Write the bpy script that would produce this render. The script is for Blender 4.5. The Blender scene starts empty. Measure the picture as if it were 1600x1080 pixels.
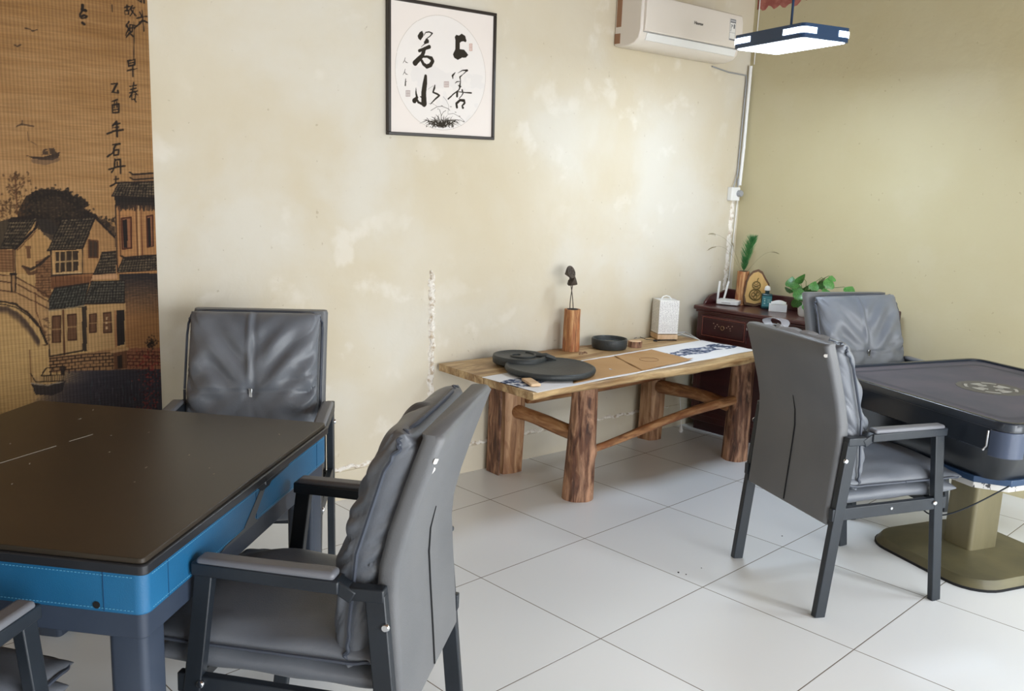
import bpy, bmesh, math, random
import numpy as np
from mathutils import Vector, Matrix
random.seed(7); rng = np.random.RandomState(11)
SC = bpy.context.scene; COL = SC.collection
PI = math.pi

# ------------------------------------------------------------------ camera
CAM = np.array([-4.806, -3.538, 1.508]); FPX = 1391.2
CR = np.array([0.771, -0.635, 0.037]); CU = np.array([0.089, 0.165, 0.982]); CF = np.array([0.630, 0.754, -0.184])
CF = CF/np.linalg.norm(CF); CR = CR-CF*(CR@CF); CR /= np.linalg.norm(CR); CU = np.cross(CR, CF)
cd = bpy.data.cameras.new('camera'); cam = bpy.data.objects.new('camera', cd); COL.objects.link(cam)
cd.sensor_width = 36; cd.lens = FPX/1600*36; cd.clip_start = .02
cam.matrix_world = Matrix(((CR[0], CU[0], -CF[0], CAM[0]), (CR[1], CU[1], -CF[1], CAM[1]), (CR[2], CU[2], -CF[2], CAM[2]), (0, 0, 0, 1)))
SC.camera = cam

# ------------------------------------------------------------------ world, daylight, exposure
SC.view_settings.view_transform = 'Standard'; SC.view_settings.look = 'None'
SC.view_settings.exposure = 0.0; SC.view_settings.gamma = 1; SC.view_settings.use_curve_mapping = False
w = bpy.data.worlds.new('world'); SC.world = w; w.use_nodes = True
w.node_tree.nodes['Background'].inputs[0].default_value = (.75, .86, 1, 1)
w.node_tree.nodes['Background'].inputs[1].default_value = 1.2

def area(name, loc, target, sx, sy, power, col):
    l = bpy.data.lights.new(name, 'AREA'); l.shape = 'RECTANGLE'; l.size = sx; l.size_y = sy; l.energy = power; l.color = col
    o = bpy.data.objects.new(name, l); COL.objects.link(o); o.location = loc
    o.rotation_euler = (Vector(target)-Vector(loc)).to_track_quat('-Z', 'Y').to_euler(); return o
# daylight through the glass doors behind the camera, through a window in the left wall and one in the right wall
area('daylight_door', (-2.9, -6.25, 1.15), (-2.9, 0, .95), 4.6, 1.9, 270, (.95, .98, 1))
area('daylight_left', (-7.65, -2.6, 1.5), (0, -2.4, .8), 1.8, 1.3, 12, (1, .95, .86))
area('daylight_right', (.10, -4.0, 1.45), (-3, -3.2, .3), 1.3, 1.1, 45, (.88, .96, 1))

# ------------------------------------------------------------------ pixel helpers (points on real planes)
def ray(px): return CF+CR*(px[0]-800)/FPX-CU*(px[1]-540)/FPX
def atZ(px, z=0.):
    d = ray(px); return CAM+d*(z-CAM[2])/d[2]
def atY(px, y=0.):
    d = ray(px); return CAM+d*(y-CAM[1])/d[1]
def atX(px, x=0.):
    d = ray(px); return CAM+d*(x-CAM[0])/d[0]

def lin(c):
    return tuple((v/255/12.92 if v/255 <= .04045 else ((v/255+.055)/1.055)**2.4) for v in c)

# ------------------------------------------------------------------ materials
def mat(name, c, rough=.5, metal=0, c2=None, scale=8, stretch=(1, 1, 1), bump=0, bscale=40, emit=None, estr=0, detail=6, coat=0, lo=.35, hi=.65, spec=.5, dist=0):
    m = bpy.data.materials.new(name); m.use_nodes = True; nt = m.node_tree; N = nt.nodes; L = nt.links
    b = N['Principled BSDF']; c = lin(c)
    b.inputs['Base Color'].default_value = (*c, 1); b.inputs['Roughness'].default_value = rough; b.inputs['Metallic'].default_value = metal
    b.inputs['Specular IOR Level'].default_value = spec
    if coat: b.inputs['Coat Weight'].default_value = coat; b.inputs['Coat Roughness'].default_value = .15
    if c2 or bump:
        tc = N.new('ShaderNodeTexCoord'); mp = N.new('ShaderNodeMapping'); L.new(tc.outputs['Object'], mp.inputs[0]); mp.inputs['Scale'].default_value = stretch
    if c2:
        n = N.new('ShaderNodeTexNoise'); n.inputs['Scale'].default_value = scale; n.inputs['Detail'].default_value = detail; n.inputs['Distortion'].default_value = dist
        L.new(mp.outputs[0], n.inputs[0])
        r = N.new('ShaderNodeValToRGB'); r.color_ramp.elements[0].position = lo; r.color_ramp.elements[1].position = hi
        r.color_ramp.elements[0].color = (*c, 1); r.color_ramp.elements[1].color = (*lin(c2), 1)
        L.new(n.outputs[0], r.inputs[0]); L.new(r.outputs[0], b.inputs['Base Color'])
    if bump:
        n2 = N.new('ShaderNodeTexNoise'); n2.inputs['Scale'].default_value = bscale; n2.inputs['Detail'].default_value = 4
        L.new(mp.outputs[0], n2.inputs[0]); bp = N.new('ShaderNodeBump'); bp.inputs['Strength'].default_value = bump; bp.inputs['Distance'].default_value = .01
        L.new(n2.outputs[0], bp.inputs['Height']); L.new(bp.outputs[0], b.inputs['Normal'])
    if emit:
        b.inputs['Emission Color'].default_value = (*lin(emit), 1); b.inputs['Emission Strength'].default_value = estr
    return m

def plaster(name, base, tint, pale, amount, pscale=1.6, lime=.42):
    m = bpy.data.materials.new(name); m.use_nodes = True; nt = m.node_tree; N = nt.nodes; L = nt.links; b = N['Principled BSDF']
    b.inputs['Roughness'].default_value = .78; b.inputs['Specular IOR Level'].default_value = .3
    tc = N.new('ShaderNodeTexCoord')
    def noise(s, d=8, dist=0, off=0):
        mp = N.new('ShaderNodeMapping'); mp.inputs['Location'].default_value = (off, off*.7, off*1.3); L.new(tc.outputs['Object'], mp.inputs[0])
        n = N.new('ShaderNodeTexNoise'); n.inputs['Scale'].default_value = s; n.inputs['Detail'].default_value = d; n.inputs['Distortion'].default_value = dist; L.new(mp.outputs[0], n.inputs[0]); return n.outputs[0]
    def ramp(src, a, bb):
        r = N.new('ShaderNodeMapRange'); r.inputs[1].default_value = a; r.inputs[2].default_value = bb; L.new(src, r.inputs[0]); r.interpolation_type = 'SMOOTHSTEP'; return r.outputs[0]
    def mix(f, a, c):
        x = N.new('ShaderNodeMix'); x.data_type = 'RGBA'
        L.new(f, x.inputs[0])
        for v, i in ((a, 6), (c, 7)):
            if isinstance(v, tuple): x.inputs[i].default_value = (*lin(v), 1)
            else: L.new(v, x.inputs[i])
        return x.outputs[2]
    c = mix(ramp(noise(1.1), .35, .65), base, tint)
    def mul(a, v):
        q = N.new('ShaderNodeMath'); q.operation = 'MULTIPLY'; L.new(a, q.inputs[0])
        if isinstance(v, float): q.inputs[1].default_value = v
        else: L.new(v, q.inputs[1])
        return q.outputs[0]
    # lime bloom: clustered, sharper edged pale patches
    c = mix(mul(ramp(noise(pscale, 10, .3, 3.1), .42, .68), amount), c, pale)
    c = mix(mul(mul(ramp(noise(pscale*3.2, 12, .2, 9.7), .56, .68), ramp(noise(.9, 3, 0, 5.5), .45, .6)), lime), c, (226, 221, 212))
    # faint trowel specks
    c = mix(mul(ramp(noise(38, 3, 0, 1.7), .71, .76), .35), c, (140, 122, 92))
    L.new(c, b.inputs['Base Color'])
    n2 = noise(14, 8, .4, 2.2); bp = N.new('ShaderNodeBump'); bp.inputs['Strength'].default_value = .22; bp.inputs['Distance'].default_value = .012
    L.new(n2, bp.inputs['Height']); L.new(bp.outputs[0], b.inputs['Normal'])
    return m

def wood(name, c1, c2, c3, scale=3, stretch=(1, 8, 8), rough=.55, bump=.3, patch=None):
    m = bpy.data.materials.new(name); m.use_nodes = True; nt = m.node_tree; N = nt.nodes; L = nt.links; b = N['Principled BSDF']
    b.inputs['Roughness'].default_value = rough
    tc = N.new('ShaderNodeTexCoord'); mp = N.new('ShaderNodeMapping'); mp.inputs['Scale'].default_value = stretch; L.new(tc.outputs['Object'], mp.inputs[0])
    n = N.new('ShaderNodeTexNoise'); n.inputs['Scale'].default_value = scale; n.inputs['Detail'].default_value = 9; n.inputs['Distortion'].default_value = .6; L.new(mp.outputs[0], n.inputs[0])
    r = N.new('ShaderNodeValToRGB'); e = r.color_ramp.elements; e[0].position = .32; e[0].color = (*lin(c1), 1); e[1].position = .68; e[1].color = (*lin(c3), 1)
    x = e.new(.5); x.color = (*lin(c2), 1); L.new(n.outputs[0], r.inputs[0]); L.new(r.outputs[0], b.inputs['Base Color']); hsrc = n.outputs[0]
    if patch:
        mp2 = N.new('ShaderNodeMapping'); mp2.inputs['Scale'].default_value = patch[2]; L.new(tc.outputs['Object'], mp2.inputs[0])
        n2 = N.new('ShaderNodeTexNoise'); n2.inputs['Scale'].default_value = patch[1]; n2.inputs['Detail'].default_value = 10; n2.inputs['Roughness'].default_value = .65; n2.inputs['Distortion'].default_value = .8; L.new(mp2.outputs[0], n2.inputs[0])
        r2 = N.new('ShaderNodeValToRGB'); r2.color_ramp.elements[0].position = .47; r2.color_ramp.elements[1].position = .60; L.new(n2.outputs[0], r2.inputs[0])
        n3 = N.new('ShaderNodeTexNoise'); n3.inputs['Scale'].default_value = patch[1]*4; n3.inputs['Detail'].default_value = 8; L.new(mp2.outputs[0], n3.inputs[0])
        r3 = N.new('ShaderNodeValToRGB'); r3.color_ramp.elements[0].position = .35; r3.color_ramp.elements[1].position = .7; r3.color_ramp.elements[0].color = (*lin(patch[0]), 1); r3.color_ramp.elements[1].color = (*lin(tuple(min(255, v*1.28) for v in patch[0])), 1); L.new(n3.outputs[0], r3.inputs[0])
        x = N.new('ShaderNodeMix'); x.data_type = 'RGBA'; L.new(r2.outputs[0], x.inputs[0]); L.new(r.outputs[0], x.inputs[6]); L.new(r3.outputs[0], x.inputs[7]); L.new(x.outputs[2], b.inputs['Base Color'])
        ad = N.new('ShaderNodeMath'); ad.operation = 'ADD'; L.new(n.outputs[0], ad.inputs[0]); L.new(n2.outputs[0], ad.inputs[1]); hsrc = ad.outputs[0]
    bp = N.new('ShaderNodeBump'); bp.inputs['Strength'].default_value = bump; bp.inputs['Distance'].default_value = .01; L.new(hsrc, bp.inputs['Height']); L.new(bp.outputs[0], b.inputs['Normal'])
    return m

def paintmat(name, rough=.8, weave=0, bump=0):
    m = bpy.data.materials.new(name); m.use_nodes = True; nt = m.node_tree; N = nt.nodes; L = nt.links; b = N['Principled BSDF']
    b.inputs['Roughness'].default_value = rough; b.inputs['Specular IOR Level'].default_value = .2
    a = N.new('ShaderNodeAttribute'); a.attribute_name = 'Paint'; out = a.outputs[0]
    if weave:
        tc = N.new('ShaderNodeTexCoord')
        for (sc, st, amt) in (((1, 1, 1), 130, .30), ((.12, 1, 1), 160, .45)):
            mp = N.new('ShaderNodeMapping'); L.new(tc.outputs['Object'], mp.inputs[0])
            if sc == (1, 1, 1):
                wv = N.new('ShaderNodeTexWave'); wv.bands_direction = 'X'; wv.inputs['Scale'].default_value = 26; wv.inputs['Distortion'].default_value = .6; L.new(mp.outputs[0], wv.inputs[0]); src = wv.outputs[1]
            else:
                mp.inputs['Scale'].default_value = (.5, 1, 9); n = N.new('ShaderNodeTexNoise'); n.inputs['Scale'].default_value = 22; n.inputs['Detail'].default_value = 5; L.new(mp.outputs[0], n.inputs[0]); src = n.outputs[0]
            mr = N.new('ShaderNodeMapRange'); mr.inputs[1].default_value = .25; mr.inputs[2].default_value = .75; mr.inputs[3].default_value = .86-amt*.35; mr.inputs[4].default_value = .86+amt*.30; L.new(src, mr.inputs[0])
            mx = N.new('ShaderNodeVectorMath'); mx.operation = 'SCALE'; L.new(out, mx.inputs[0]); L.new(mr.outputs[0], mx.inputs['Scale']); out = mx.outputs[0]
    L.new(out, b.inputs['Base Color']); return m

M = {}
M['black'] = mat('black_metal', (33, 40, 48), .42, 0, (26, 32, 39), 6, bump=.03, bscale=300, spec=.5)
M['leather'] = mat('grey_leather', (114, 118, 125), .40, 0, (100, 105, 113), 5, bump=.10, bscale=260, spec=.5)
M['leather_back'] = mat('grey_leather_back', (108, 109, 111), .46, 0, (99, 101, 104), 4, bump=.12, bscale=320, spec=.45)
M['pad'] = mat('arm_pad_leather', (112, 114, 120), .45, bump=.08, bscale=280)
M['slit'] = mat('dark_gap', (16, 17, 20), .9)
M['piping'] = mat('seam_piping', (66, 72, 84), .5)
M['chrome'] = mat('chrome', (225, 228, 232), .14, 1)
M['white'] = mat('white_plastic', (228, 228, 226), .35)
M['offwhite'] = mat('aged_white_plastic', (222, 214, 204), .38)
M['grey'] = mat('grey_plastic', (150, 152, 154), .5)
M['board'] = mat('table_board', (62, 54, 44), .36, 0, (54, 48, 40), 3, bump=.02, bscale=400, spec=.45)
M['darkframe'] = mat('slate_metal', (58, 68, 84), .40, 0, (50, 60, 76), 5)
M['blue'] = mat('blue_leather', (36, 104, 148), .36, 0, (32, 96, 138), 4, bump=.10, bscale=330, spec=.5)
M['stitch'] = mat('blue_stitch', (92, 160, 196), .6)
M['seamline'] = mat('blue_seam', (16, 66, 104), .6)

# ------------------------------------------------------------------ mesh helpers
class MB:
    def __init__(s): s.v = []; s.f = []; s.m = []
    def add(s, vs, fs, mi=0):
        n = len(s.v); s.v += [tuple(map(float, q)) for q in vs]; s.f += [tuple(i+n for i in f) for f in fs]; s.m += [mi]*len(fs); return s
    def box(s, a, b, mi=0):
        x0, y0, z0 = a; x1, y1, z1 = b
        vs = [(x0, y0, z0), (x1, y0, z0), (x1, y1, z0), (x0, y1, z0), (x0, y0, z1), (x1, y0, z1), (x1, y1, z1), (x0, y1, z1)]
        return s.add(vs, [(3, 2, 1, 0), (4, 5, 6, 7), (0, 1, 5, 4), (1, 2, 6, 5), (2, 3, 7, 6), (3, 0, 4, 7)], mi)
    def bar(s, p, q, wx, wy, side=(1, 0, 0), mi=0):
        """square bar from p to q, width wx along SIDE and wy across it"""
        p, q = Vector(p), Vector(q); d = (q-p).normalized(); a = Vector(side); a = (a-d*a.dot(d)).normalized(); b = d.cross(a)
        vs = []
        for o in (p, q):
            for i, j in ((-1, -1), (1, -1), (1, 1), (-1, 1)): vs.append(o+a*i*wx/2+b*j*wy/2)
        return s.add(vs, [(3, 2, 1, 0), (4, 5, 6, 7), (0, 1, 5, 4), (1, 2, 6, 5), (2, 3, 7, 6), (3, 0, 4, 7)], mi)
    def prism(s, poly, z0, z1, mi=0, scale1=1):
        n = len(poly); vs = [(x, y, z0) for x, y in poly]+[(x*scale1, y*scale1, z1) for x, y in poly]
        return s.add(vs, [tuple(range(n-1, -1, -1)), tuple(range(n, 2*n))]+[(i, (i+1) % n, n+(i+1) % n, n+i) for i in range(n)], mi)
    def tube(s, pts, r, n=10, mi=0, caps=True):
        pts = [Vector(p) for p in pts]; rs = r if hasattr(r, '__len__') else [r]*len(pts); vs = []; prev = None
        for i, p in enumerate(pts):
            d = (pts[min(i+1, len(pts)-1)]-pts[max(i-1, 0)]).normalized()
            a = prev-d*prev.dot(d) if prev is not None else d.orthogonal()
            if a.length < 1e-6: a = d.orthogonal()
            a.normalize(); prev = a; b = d.cross(a)
            for k in range(n): t = 2*PI*k/n; vs.append(p+(a*math.cos(t)+b*math.sin(t))*rs[i])
        fs = [(i*n+k, i*n+(k+1) % n, (i+1)*n+(k+1) % n, (i+1)*n+k) for i in range(len(pts)-1) for k in range(n)]
        if caps: fs += [tuple(range(n-1, -1, -1)), tuple(range((len(pts)-1)*n, len(pts)*n))]
        return s.add(vs, fs, mi)
    def lathe(s, prof, n=48, c=(0, 0, 0), mi=0, wob=0):
        vs = []; cs = [(1+wob*math.sin(3*2*PI*k/n+1)+wob*.6*math.sin(7*2*PI*k/n)) for k in range(n)]
        for r, z in prof:
            for k in range(n): t = 2*PI*k/n; vs.append((c[0]+r*cs[k]*math.cos(t), c[1]+r*cs[k]*math.sin(t), c[2]+z))
        fs = [(i*n+k, i*n+(k+1) % n, (i+1)*n+(k+1) % n, (i+1)*n+k) for i in range(len(prof)-1) for k in range(n)]
        fs += [tuple(range(n-1, -1, -1)), tuple(range((len(prof)-1)*n, len(prof)*n))]
        return s.add(vs, fs, mi)
    def grid(s, P, mi=0, flip=False):
        nv, nu = len(P), len(P[0]); vs = [p for row in P for p in row]
        fs = [(j*nu+i, j*nu+i+1, (j+1)*nu+i+1, (j+1)*nu+i) for j in range(nv-1) for i in range(nu-1)]
        if flip: fs = [f[::-1] for f in fs]
        return s.add(vs, fs, mi)
    def build(s, name, mats, parent=None, loc=None, rot=None, bevel=0, seg=2, smooth=True, ang=40, weld=False):
        me = bpy.data.meshes.new(name); me.from_pydata(s.v, [], s.f); me.update()
        for m in (mats if isinstance(mats, (list, tuple)) else [mats]): me.materials.append(M[m] if isinstance(m, str) else m)
        me.polygons.foreach_set('material_index', s.m)
        if weld:
            bm = bmesh.new(); bm.from_mesh(me); bmesh.ops.remove_doubles(bm, verts=bm.verts, dist=1e-5); bmesh.ops.recalc_face_normals(bm, faces=bm.faces); bm.to_mesh(me); bm.free()
        if smooth:
            me.polygons.foreach_set('use_smooth', [True]*len(me.polygons))
            try: me.set_sharp_from_angle(angle=math.radians(ang))
            except Exception: pass
        o = bpy.data.objects.new(name, me); COL.objects.link(o)
        if parent is not None: o.parent = parent
        if loc is not None: o.location = loc
        if rot is not None: o.rotation_euler = rot
        if bevel:
            b = o.modifiers.new('bevel', 'BEVEL'); b.width = bevel; b.segments = seg; b.limit_method = 'ANGLE'; b.angle_limit = math.radians(35)
        return o

def thing(name, label, cat, loc=(0, 0, 0), rz=0, group=None):
    o = bpy.data.objects.new(name, None); COL.objects.link(o); o.location = loc; o.rotation_euler = (0, 0, rz); o.empty_display_size = .1
    return tag(o, label, cat, group)
def tag(o, label, cat, group=None):
    o['label'] = label; o['category'] = cat
    if group: o['group'] = group
    return o
def struct(o): o['kind'] = 'structure'; return o
def copy_tree(o, parent=None):
    c = o.copy(); COL.objects.link(c)
    if parent is not None: c.parent = parent
    for ch in [x for x in COL.objects if x.parent == o]: copy_tree(ch, c)
    return c
def rrect(hx, hy, r, n=6):
    out = []
    for cx, cy, a0 in ((hx-r, hy-r, 0), (-hx+r, hy-r, 90), (-hx+r, -hy+r, 180), (hx-r, -hy+r, 270)):
        for k in range(n+1): a = math.radians(a0+90*k/n); out.append((cx+r*math.cos(a), cy+r*math.sin(a)))
    return out
def text_mesh(body, size, name, material, parent, loc, rot, extrude=.0004, spacing=1, align='CENTER'):
    cu = bpy.data.curves.new(name, 'FONT'); cu.body = body; cu.size = size; cu.extrude = extrude; cu.align_x = align; cu.align_y = 'CENTER'; cu.space_character = spacing
    t = bpy.data.objects.new('tmp', cu); COL.objects.link(t); dg = bpy.context.evaluated_depsgraph_get(); dg.update()
    me = bpy.data.meshes.new_from_object(t.evaluated_get(dg)); me.name = name; bpy.data.objects.remove(t)
    me.materials.clear(); me.materials.append(M[material]); o = bpy.data.objects.new(name, me); COL.objects.link(o); o.parent = parent; o.location = loc; o.rotation_euler = rot; return o

# ------------------------------------------------------------------ painted canvas: rasterised strokes kept as mesh colours
class Canvas:
    def __init__(s, u0, u1, v0, v1, res, bg):
        s.u0, s.v0, s.res = u0, v0, res; s.w = int((u1-u0)/res)+1; s.h = int((v1-v0)/res)+1
        s.a = np.zeros((s.h, s.w, 3))+np.array(bg, float)
        s.U, s.V = np.meshgrid(np.arange(s.w), np.arange(s.h))
    def c(s, p): return ((p[0]-s.u0)/s.res, (p[1]-s.v0)/s.res)
    def _box(s, pts, pad):
        xs = [p[0] for p in pts]; ys = [p[1] for p in pts]
        return max(0, int(min(xs)-pad)), min(s.w, int(max(xs)+pad)+2), max(0, int(min(ys)-pad)), min(s.h, int(max(ys)+pad)+2)
    def _mix(s, sl, cov, col): s.a[sl] = s.a[sl]*(1-cov[..., None])+np.array(col, float)*cov[..., None]
    def poly(s, pts, col, alpha=1., tex=None):
        P = [s.c(p) for p in pts]; x0, x1, y0, y1 = s._box(P, 2)
        if x1 <= x0 or y1 <= y0: return
        X, Y = s.U[y0:y1, x0:x1], s.V[y0:y1, x0:x1]; ins = np.zeros(X.shape, bool); n = len(P)
        for i in range(n):
            (xa, ya), (xb, yb) = P[i], P[(i+1) % n]
            if ya == yb: continue
            ins ^= ((ya > Y) != (yb > Y)) & (X < (xb-xa)*(Y-ya)/(yb-ya)+xa)
        cov = ins*alpha
        if tex is not None: cov = cov*tex[y0:y1, x0:x1]
        s._mix(np.s_[y0:y1, x0:x1], cov, col)
    def line(s, pts, wd, col, alpha=1., soft=.7):
        P = [s.c(p) for p in pts]; W = wd if hasattr(wd, '__len__') else [wd]*len(P); W = [x/s.res/2 for x in W]
        x0, x1, y0, y1 = s._box(P, max(W)+2)
        if x1 <= x0 or y1 <= y0: return
        X, Y = s.U[y0:y1, x0:x1].astype(float), s.V[y0:y1, x0:x1].astype(float); cov = np.zeros(X.shape)
        for i in range(len(P)-1):
            (xa, ya), (xb, yb) = P[i], P[i+1]; dx, dy = xb-xa, yb-ya; L2 = dx*dx+dy*dy+1e-9
            t = np.clip(((X-xa)*dx+(Y-ya)*dy)/L2, 0, 1); d = np.hypot(X-xa-t*dx, Y-ya-t*dy); r = W[i]+(W[i+1]-W[i])*t
            cov = np.maximum(cov, np.clip((r-d)/soft+.5, 0, 1)*np.clip(r/.5, 0, 1))
        s._mix(np.s_[y0:y1, x0:x1], cov*alpha, col)
    def noise(s, cell, seed=0, sx=1):
        r = np.random.RandomState(seed); out = np.zeros((s.h, s.w)); amp = 1; tot = 0
        for o in range(4):
            c = max(cell/2**o/s.res, 1.); cx = c*sx; gh, gw = int(s.h/c)+3, int(s.w/cx)+3; g = r.rand(gh, gw)
            y = s.V/c; x = s.U/cx; yi, xi = y.astype(int), x.astype(int); fy, fx = y-yi, x-xi; fy = fy*fy*(3-2*fy); fx = fx*fx*(3-2*fx)
            out += amp*((g[yi, xi]*(1-fx)+g[yi, xi+1]*fx)*(1-fy)+(g[yi+1, xi]*(1-fx)+g[yi+1, xi+1]*fx)*fy); tot += amp; amp *= .55
        return out/tot
    def sample(s, u, v):
        i = np.clip(((u-s.u0)/s.res).round().astype(int), 0, s.w-1); j = np.clip(((v-s.v0)/s.res).round().astype(int), 0, s.h-1)
        c = np.clip(s.a[j, i]/255, 0, 1); return np.where(c <= .04045, c/12.92, ((c+.055)/1.055)**2.4)

def painted_sheet(name, canvas, us, vs, f, material, parent=None, uv=None):
    """grid of the coordinates us x vs, placed by f(u,v), coloured from the canvas"""
    nu, nv = len(us), len(vs); U, V = np.meshgrid(us, vs); co = f(U.ravel(), V.ravel())
    me = bpy.data.meshes.new(name); i, j = np.meshgrid(np.arange(nu-1), np.arange(nv-1)); a = (j*nu+i).ravel()
    F = np.stack([a, a+1, a+1+nu, a+nu], 1)
    me.vertices.add(nu*nv); me.vertices.foreach_set('co', co.astype(np.float32).ravel())
    nf = len(F); me.loops.add(nf*4); me.loops.foreach_set('vertex_index', F.ravel().astype(np.int32)); me.polygons.add(nf)
    me.polygons.foreach_set('loop_start', np.arange(nf, dtype=np.int32)*4); me.update(calc_edges=True); me.validate()
    at = me.color_attributes.new('Paint', 'FLOAT_COLOR', 'POINT'); cc = canvas.sample(U.ravel(), V.ravel()); al = np.ones((len(cc), 4), np.float32); al[:, :3] = cc
    at.data.foreach_set('color', al.ravel()); me.polygons.foreach_set('use_smooth', [True]*nf); me.materials.append(M[material])
    o = bpy.data.objects.new(name, me); COL.objects.link(o)
    if parent is not None: o.parent = parent
    return o

# ================================================================== ROOM
M['wall'] = plaster('cream_plaster', (199, 187, 162), (205, 196, 177), (209, 205, 195), .7)
M['wall_r'] = plaster('olive_plaster', (190, 179, 143), (196, 187, 153), (200, 193, 164), .4, 1.1, .05)
M['ceil'] = mat('ceiling_boards', (92, 66, 46), .8, 0, (110, 80, 54), 2)
HT = 2.95; X0, X1, Y0, Y1 = -7.6, 0., -6.2, 0.

# floor: glazed tiles, laid a few degrees off the walls
def floor_mat():
    m = bpy.data.materials.new('glazed_tiles'); m.use_nodes = True; nt = m.node_tree; N = nt.nodes; L = nt.links; b = N['Principled BSDF']
    tc = N.new('ShaderNodeTexCoord'); mp = N.new('ShaderNodeMapping'); mp.vector_type = 'POINT'
    ta = 0.0785934; c, s_ = math.cos(ta), math.sin(ta); ox, oy = -3.79*.6, -.648459*.6
    # object -> tile coordinates: rotate by -ta about the grid origin, then divide by .6
    rx, ry = (ox*c+oy*s_), (-ox*s_+oy*c)
    mp.inputs['Rotation'].default_value = (0, 0, -ta); mp.inputs['Location'].default_value = (-rx, -ry, 0)
    L.new(tc.outputs['Object'], mp.inputs[0]); sp = N.new('ShaderNodeSeparateXYZ'); L.new(mp.outputs[0], sp.inputs[0])
    def mth(op, a, bb=None):
        q = N.new('ShaderNodeMath'); q.operation = op
        for i, v in enumerate((a, bb)):
            if v is None: continue
            if isinstance(v, (int, float)): q.inputs[i].default_value = v
            else: L.new(v, q.inputs[i])
        return q.outputs[0]
    ds = []; ids = []
    for ax in (0, 1):
        t = mth('DIVIDE', sp.outputs[ax], .6); t2 = mth('ADD', t, .5); fl = mth('FLOOR', t2); ids.append(fl)
        ds.append(mth('MULTIPLY', mth('ABSOLUTE', mth('SUBTRACT', t, fl)), .6))
    d = mth('MINIMUM', ds[0], ds[1])
    mr = N.new('ShaderNodeMapRange'); mr.inputs[1].default_value = .0012; mr.inputs[2].default_value = .0024; L.new(d, mr.inputs[0])
    ct = [mth('FLOOR', mth('DIVIDE', sp.outputs[ax], .6)) for ax in (0, 1)]
    cb = N.new('ShaderNodeCombineXYZ'); L.new(ct[0], cb.inputs[0]); L.new(ct[1], cb.inputs[1])
    wn = N.new('ShaderNodeTexWhiteNoise'); L.new(cb.outputs[0], wn.inputs[0])
    n = N.new('ShaderNodeTexNoise'); n.inputs['Scale'].default_value = .9; n.inputs['Detail'].default_value = 1; L.new(tc.outputs['Object'], n.inputs[0])
    cr = N.new('ShaderNodeValToRGB'); cr.color_ramp.elements[0].position = .3; cr.color_ramp.elements[1].position = .7
    cr.color_ramp.elements[0].color = (*lin((224, 228, 231)), 1); cr.color_ramp.elements[1].color = (*lin((229, 231, 233)), 1); L.new(n.outputs[0], cr.inputs[0])
    sc = N.new('ShaderNodeVectorMath'); sc.operation = 'SCALE'; L.new(cr.outputs[0], sc.inputs[0])
    v = N.new('ShaderNodeMapRange'); v.inputs[3].default_value = .97; v.inputs[4].default_value = 1.02; L.new(wn.outputs[0], v.inputs[0]); L.new(v.outputs[0], sc.inputs['Scale'])
    mx = N.new('ShaderNodeMix'); mx.data_type = 'RGBA'; L.new(mr.outputs[0], mx.inputs[0]); mx.inputs[6].default_value = (*lin((112, 102, 92)), 1); L.new(sc.outputs[0], mx.inputs[7])
    L.new(mx.outputs[2], b.inputs['Base Color']); b.inputs['Roughness'].default_value = .27; b.inputs['Specular IOR Level'].default_value = .5
    bp = N.new('ShaderNodeBump'); bp.inputs['Strength'].default_value = .3; bp.inputs['Distance'].default_value = .002; L.new(mr.outputs[0], bp.inputs['Height']); L.new(bp.outputs[0], b.inputs['Normal'])
    return m
M['floor'] = floor_mat()
struct(MB().box((X0-.2, Y0-.2, -.1), (X1+.2, Y1+.2, 0)).build('floor', 'floor', smooth=False))
struct(MB().box((X0-.2, Y0-.2, HT), (X1+.2, Y1+.2, HT+.1)).build('ceiling', 'ceil', smooth=False))
struct(MB().box((X0-.2, 0, 0), (X1+.2, .2, HT)).build('wall_back', 'wall', smooth=False))
def wall_with_hole(name, axis, at0, at1, lo, hi, h0, h1, z0, z1, m):
    b = MB()
    for (a, c, za, zb) in ((lo, h0, 0, HT), (h1, hi, 0, HT), (h0, h1, 0, z0), (h0, h1, z1, HT)):
        if c-a < 1e-4 or zb-za < 1e-4: continue
        if axis == 'x': b.box((at0, a, za), (at1, c, zb))
        else: b.box((a, at0, za), (c, at1, zb))
    return struct(b.build(name, m, smooth=False))
wall_with_hole('wall_right', 'x', 0, .2, Y0, 0, -4.7, -3.3, .85, 2.05, 'wall_r')
wall_with_hole('wall_left', 'x', X0-.2, X0, Y0, 0, -3.6, -1.6, .8, 2.2, 'wall')
wall_with_hole('wall_front', 'y', Y0-.2, Y0, X0, X1, -5.3, -.45, 0.02, 2.15, 'wall')
M['glass'] = bpy.data.materials.new('window_glass'); M['glass'].use_nodes = True
_n = M['glass'].node_tree; _n.nodes.clear(); _o = _n.nodes.new('ShaderNodeOutputMaterial'); _t = _n.nodes.new('ShaderNodeBsdfTransparent'); _g = _n.nodes.new('ShaderNodeBsdfGlossy'); _x = _n.nodes.new('ShaderNodeMixShader')
_g.inputs['Roughness'].default_value = .02; _x.inputs[0].default_value = .06; _n.links.new(_t.outputs[0], _x.inputs[1]); _n.links.new(_g.outputs[0], _x.inputs[2]); _n.links.new(_x.outputs[0], _o.inputs[0])
M['frame_alu'] = mat('window_aluminium', (190, 190, 188), .4, .3)
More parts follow.
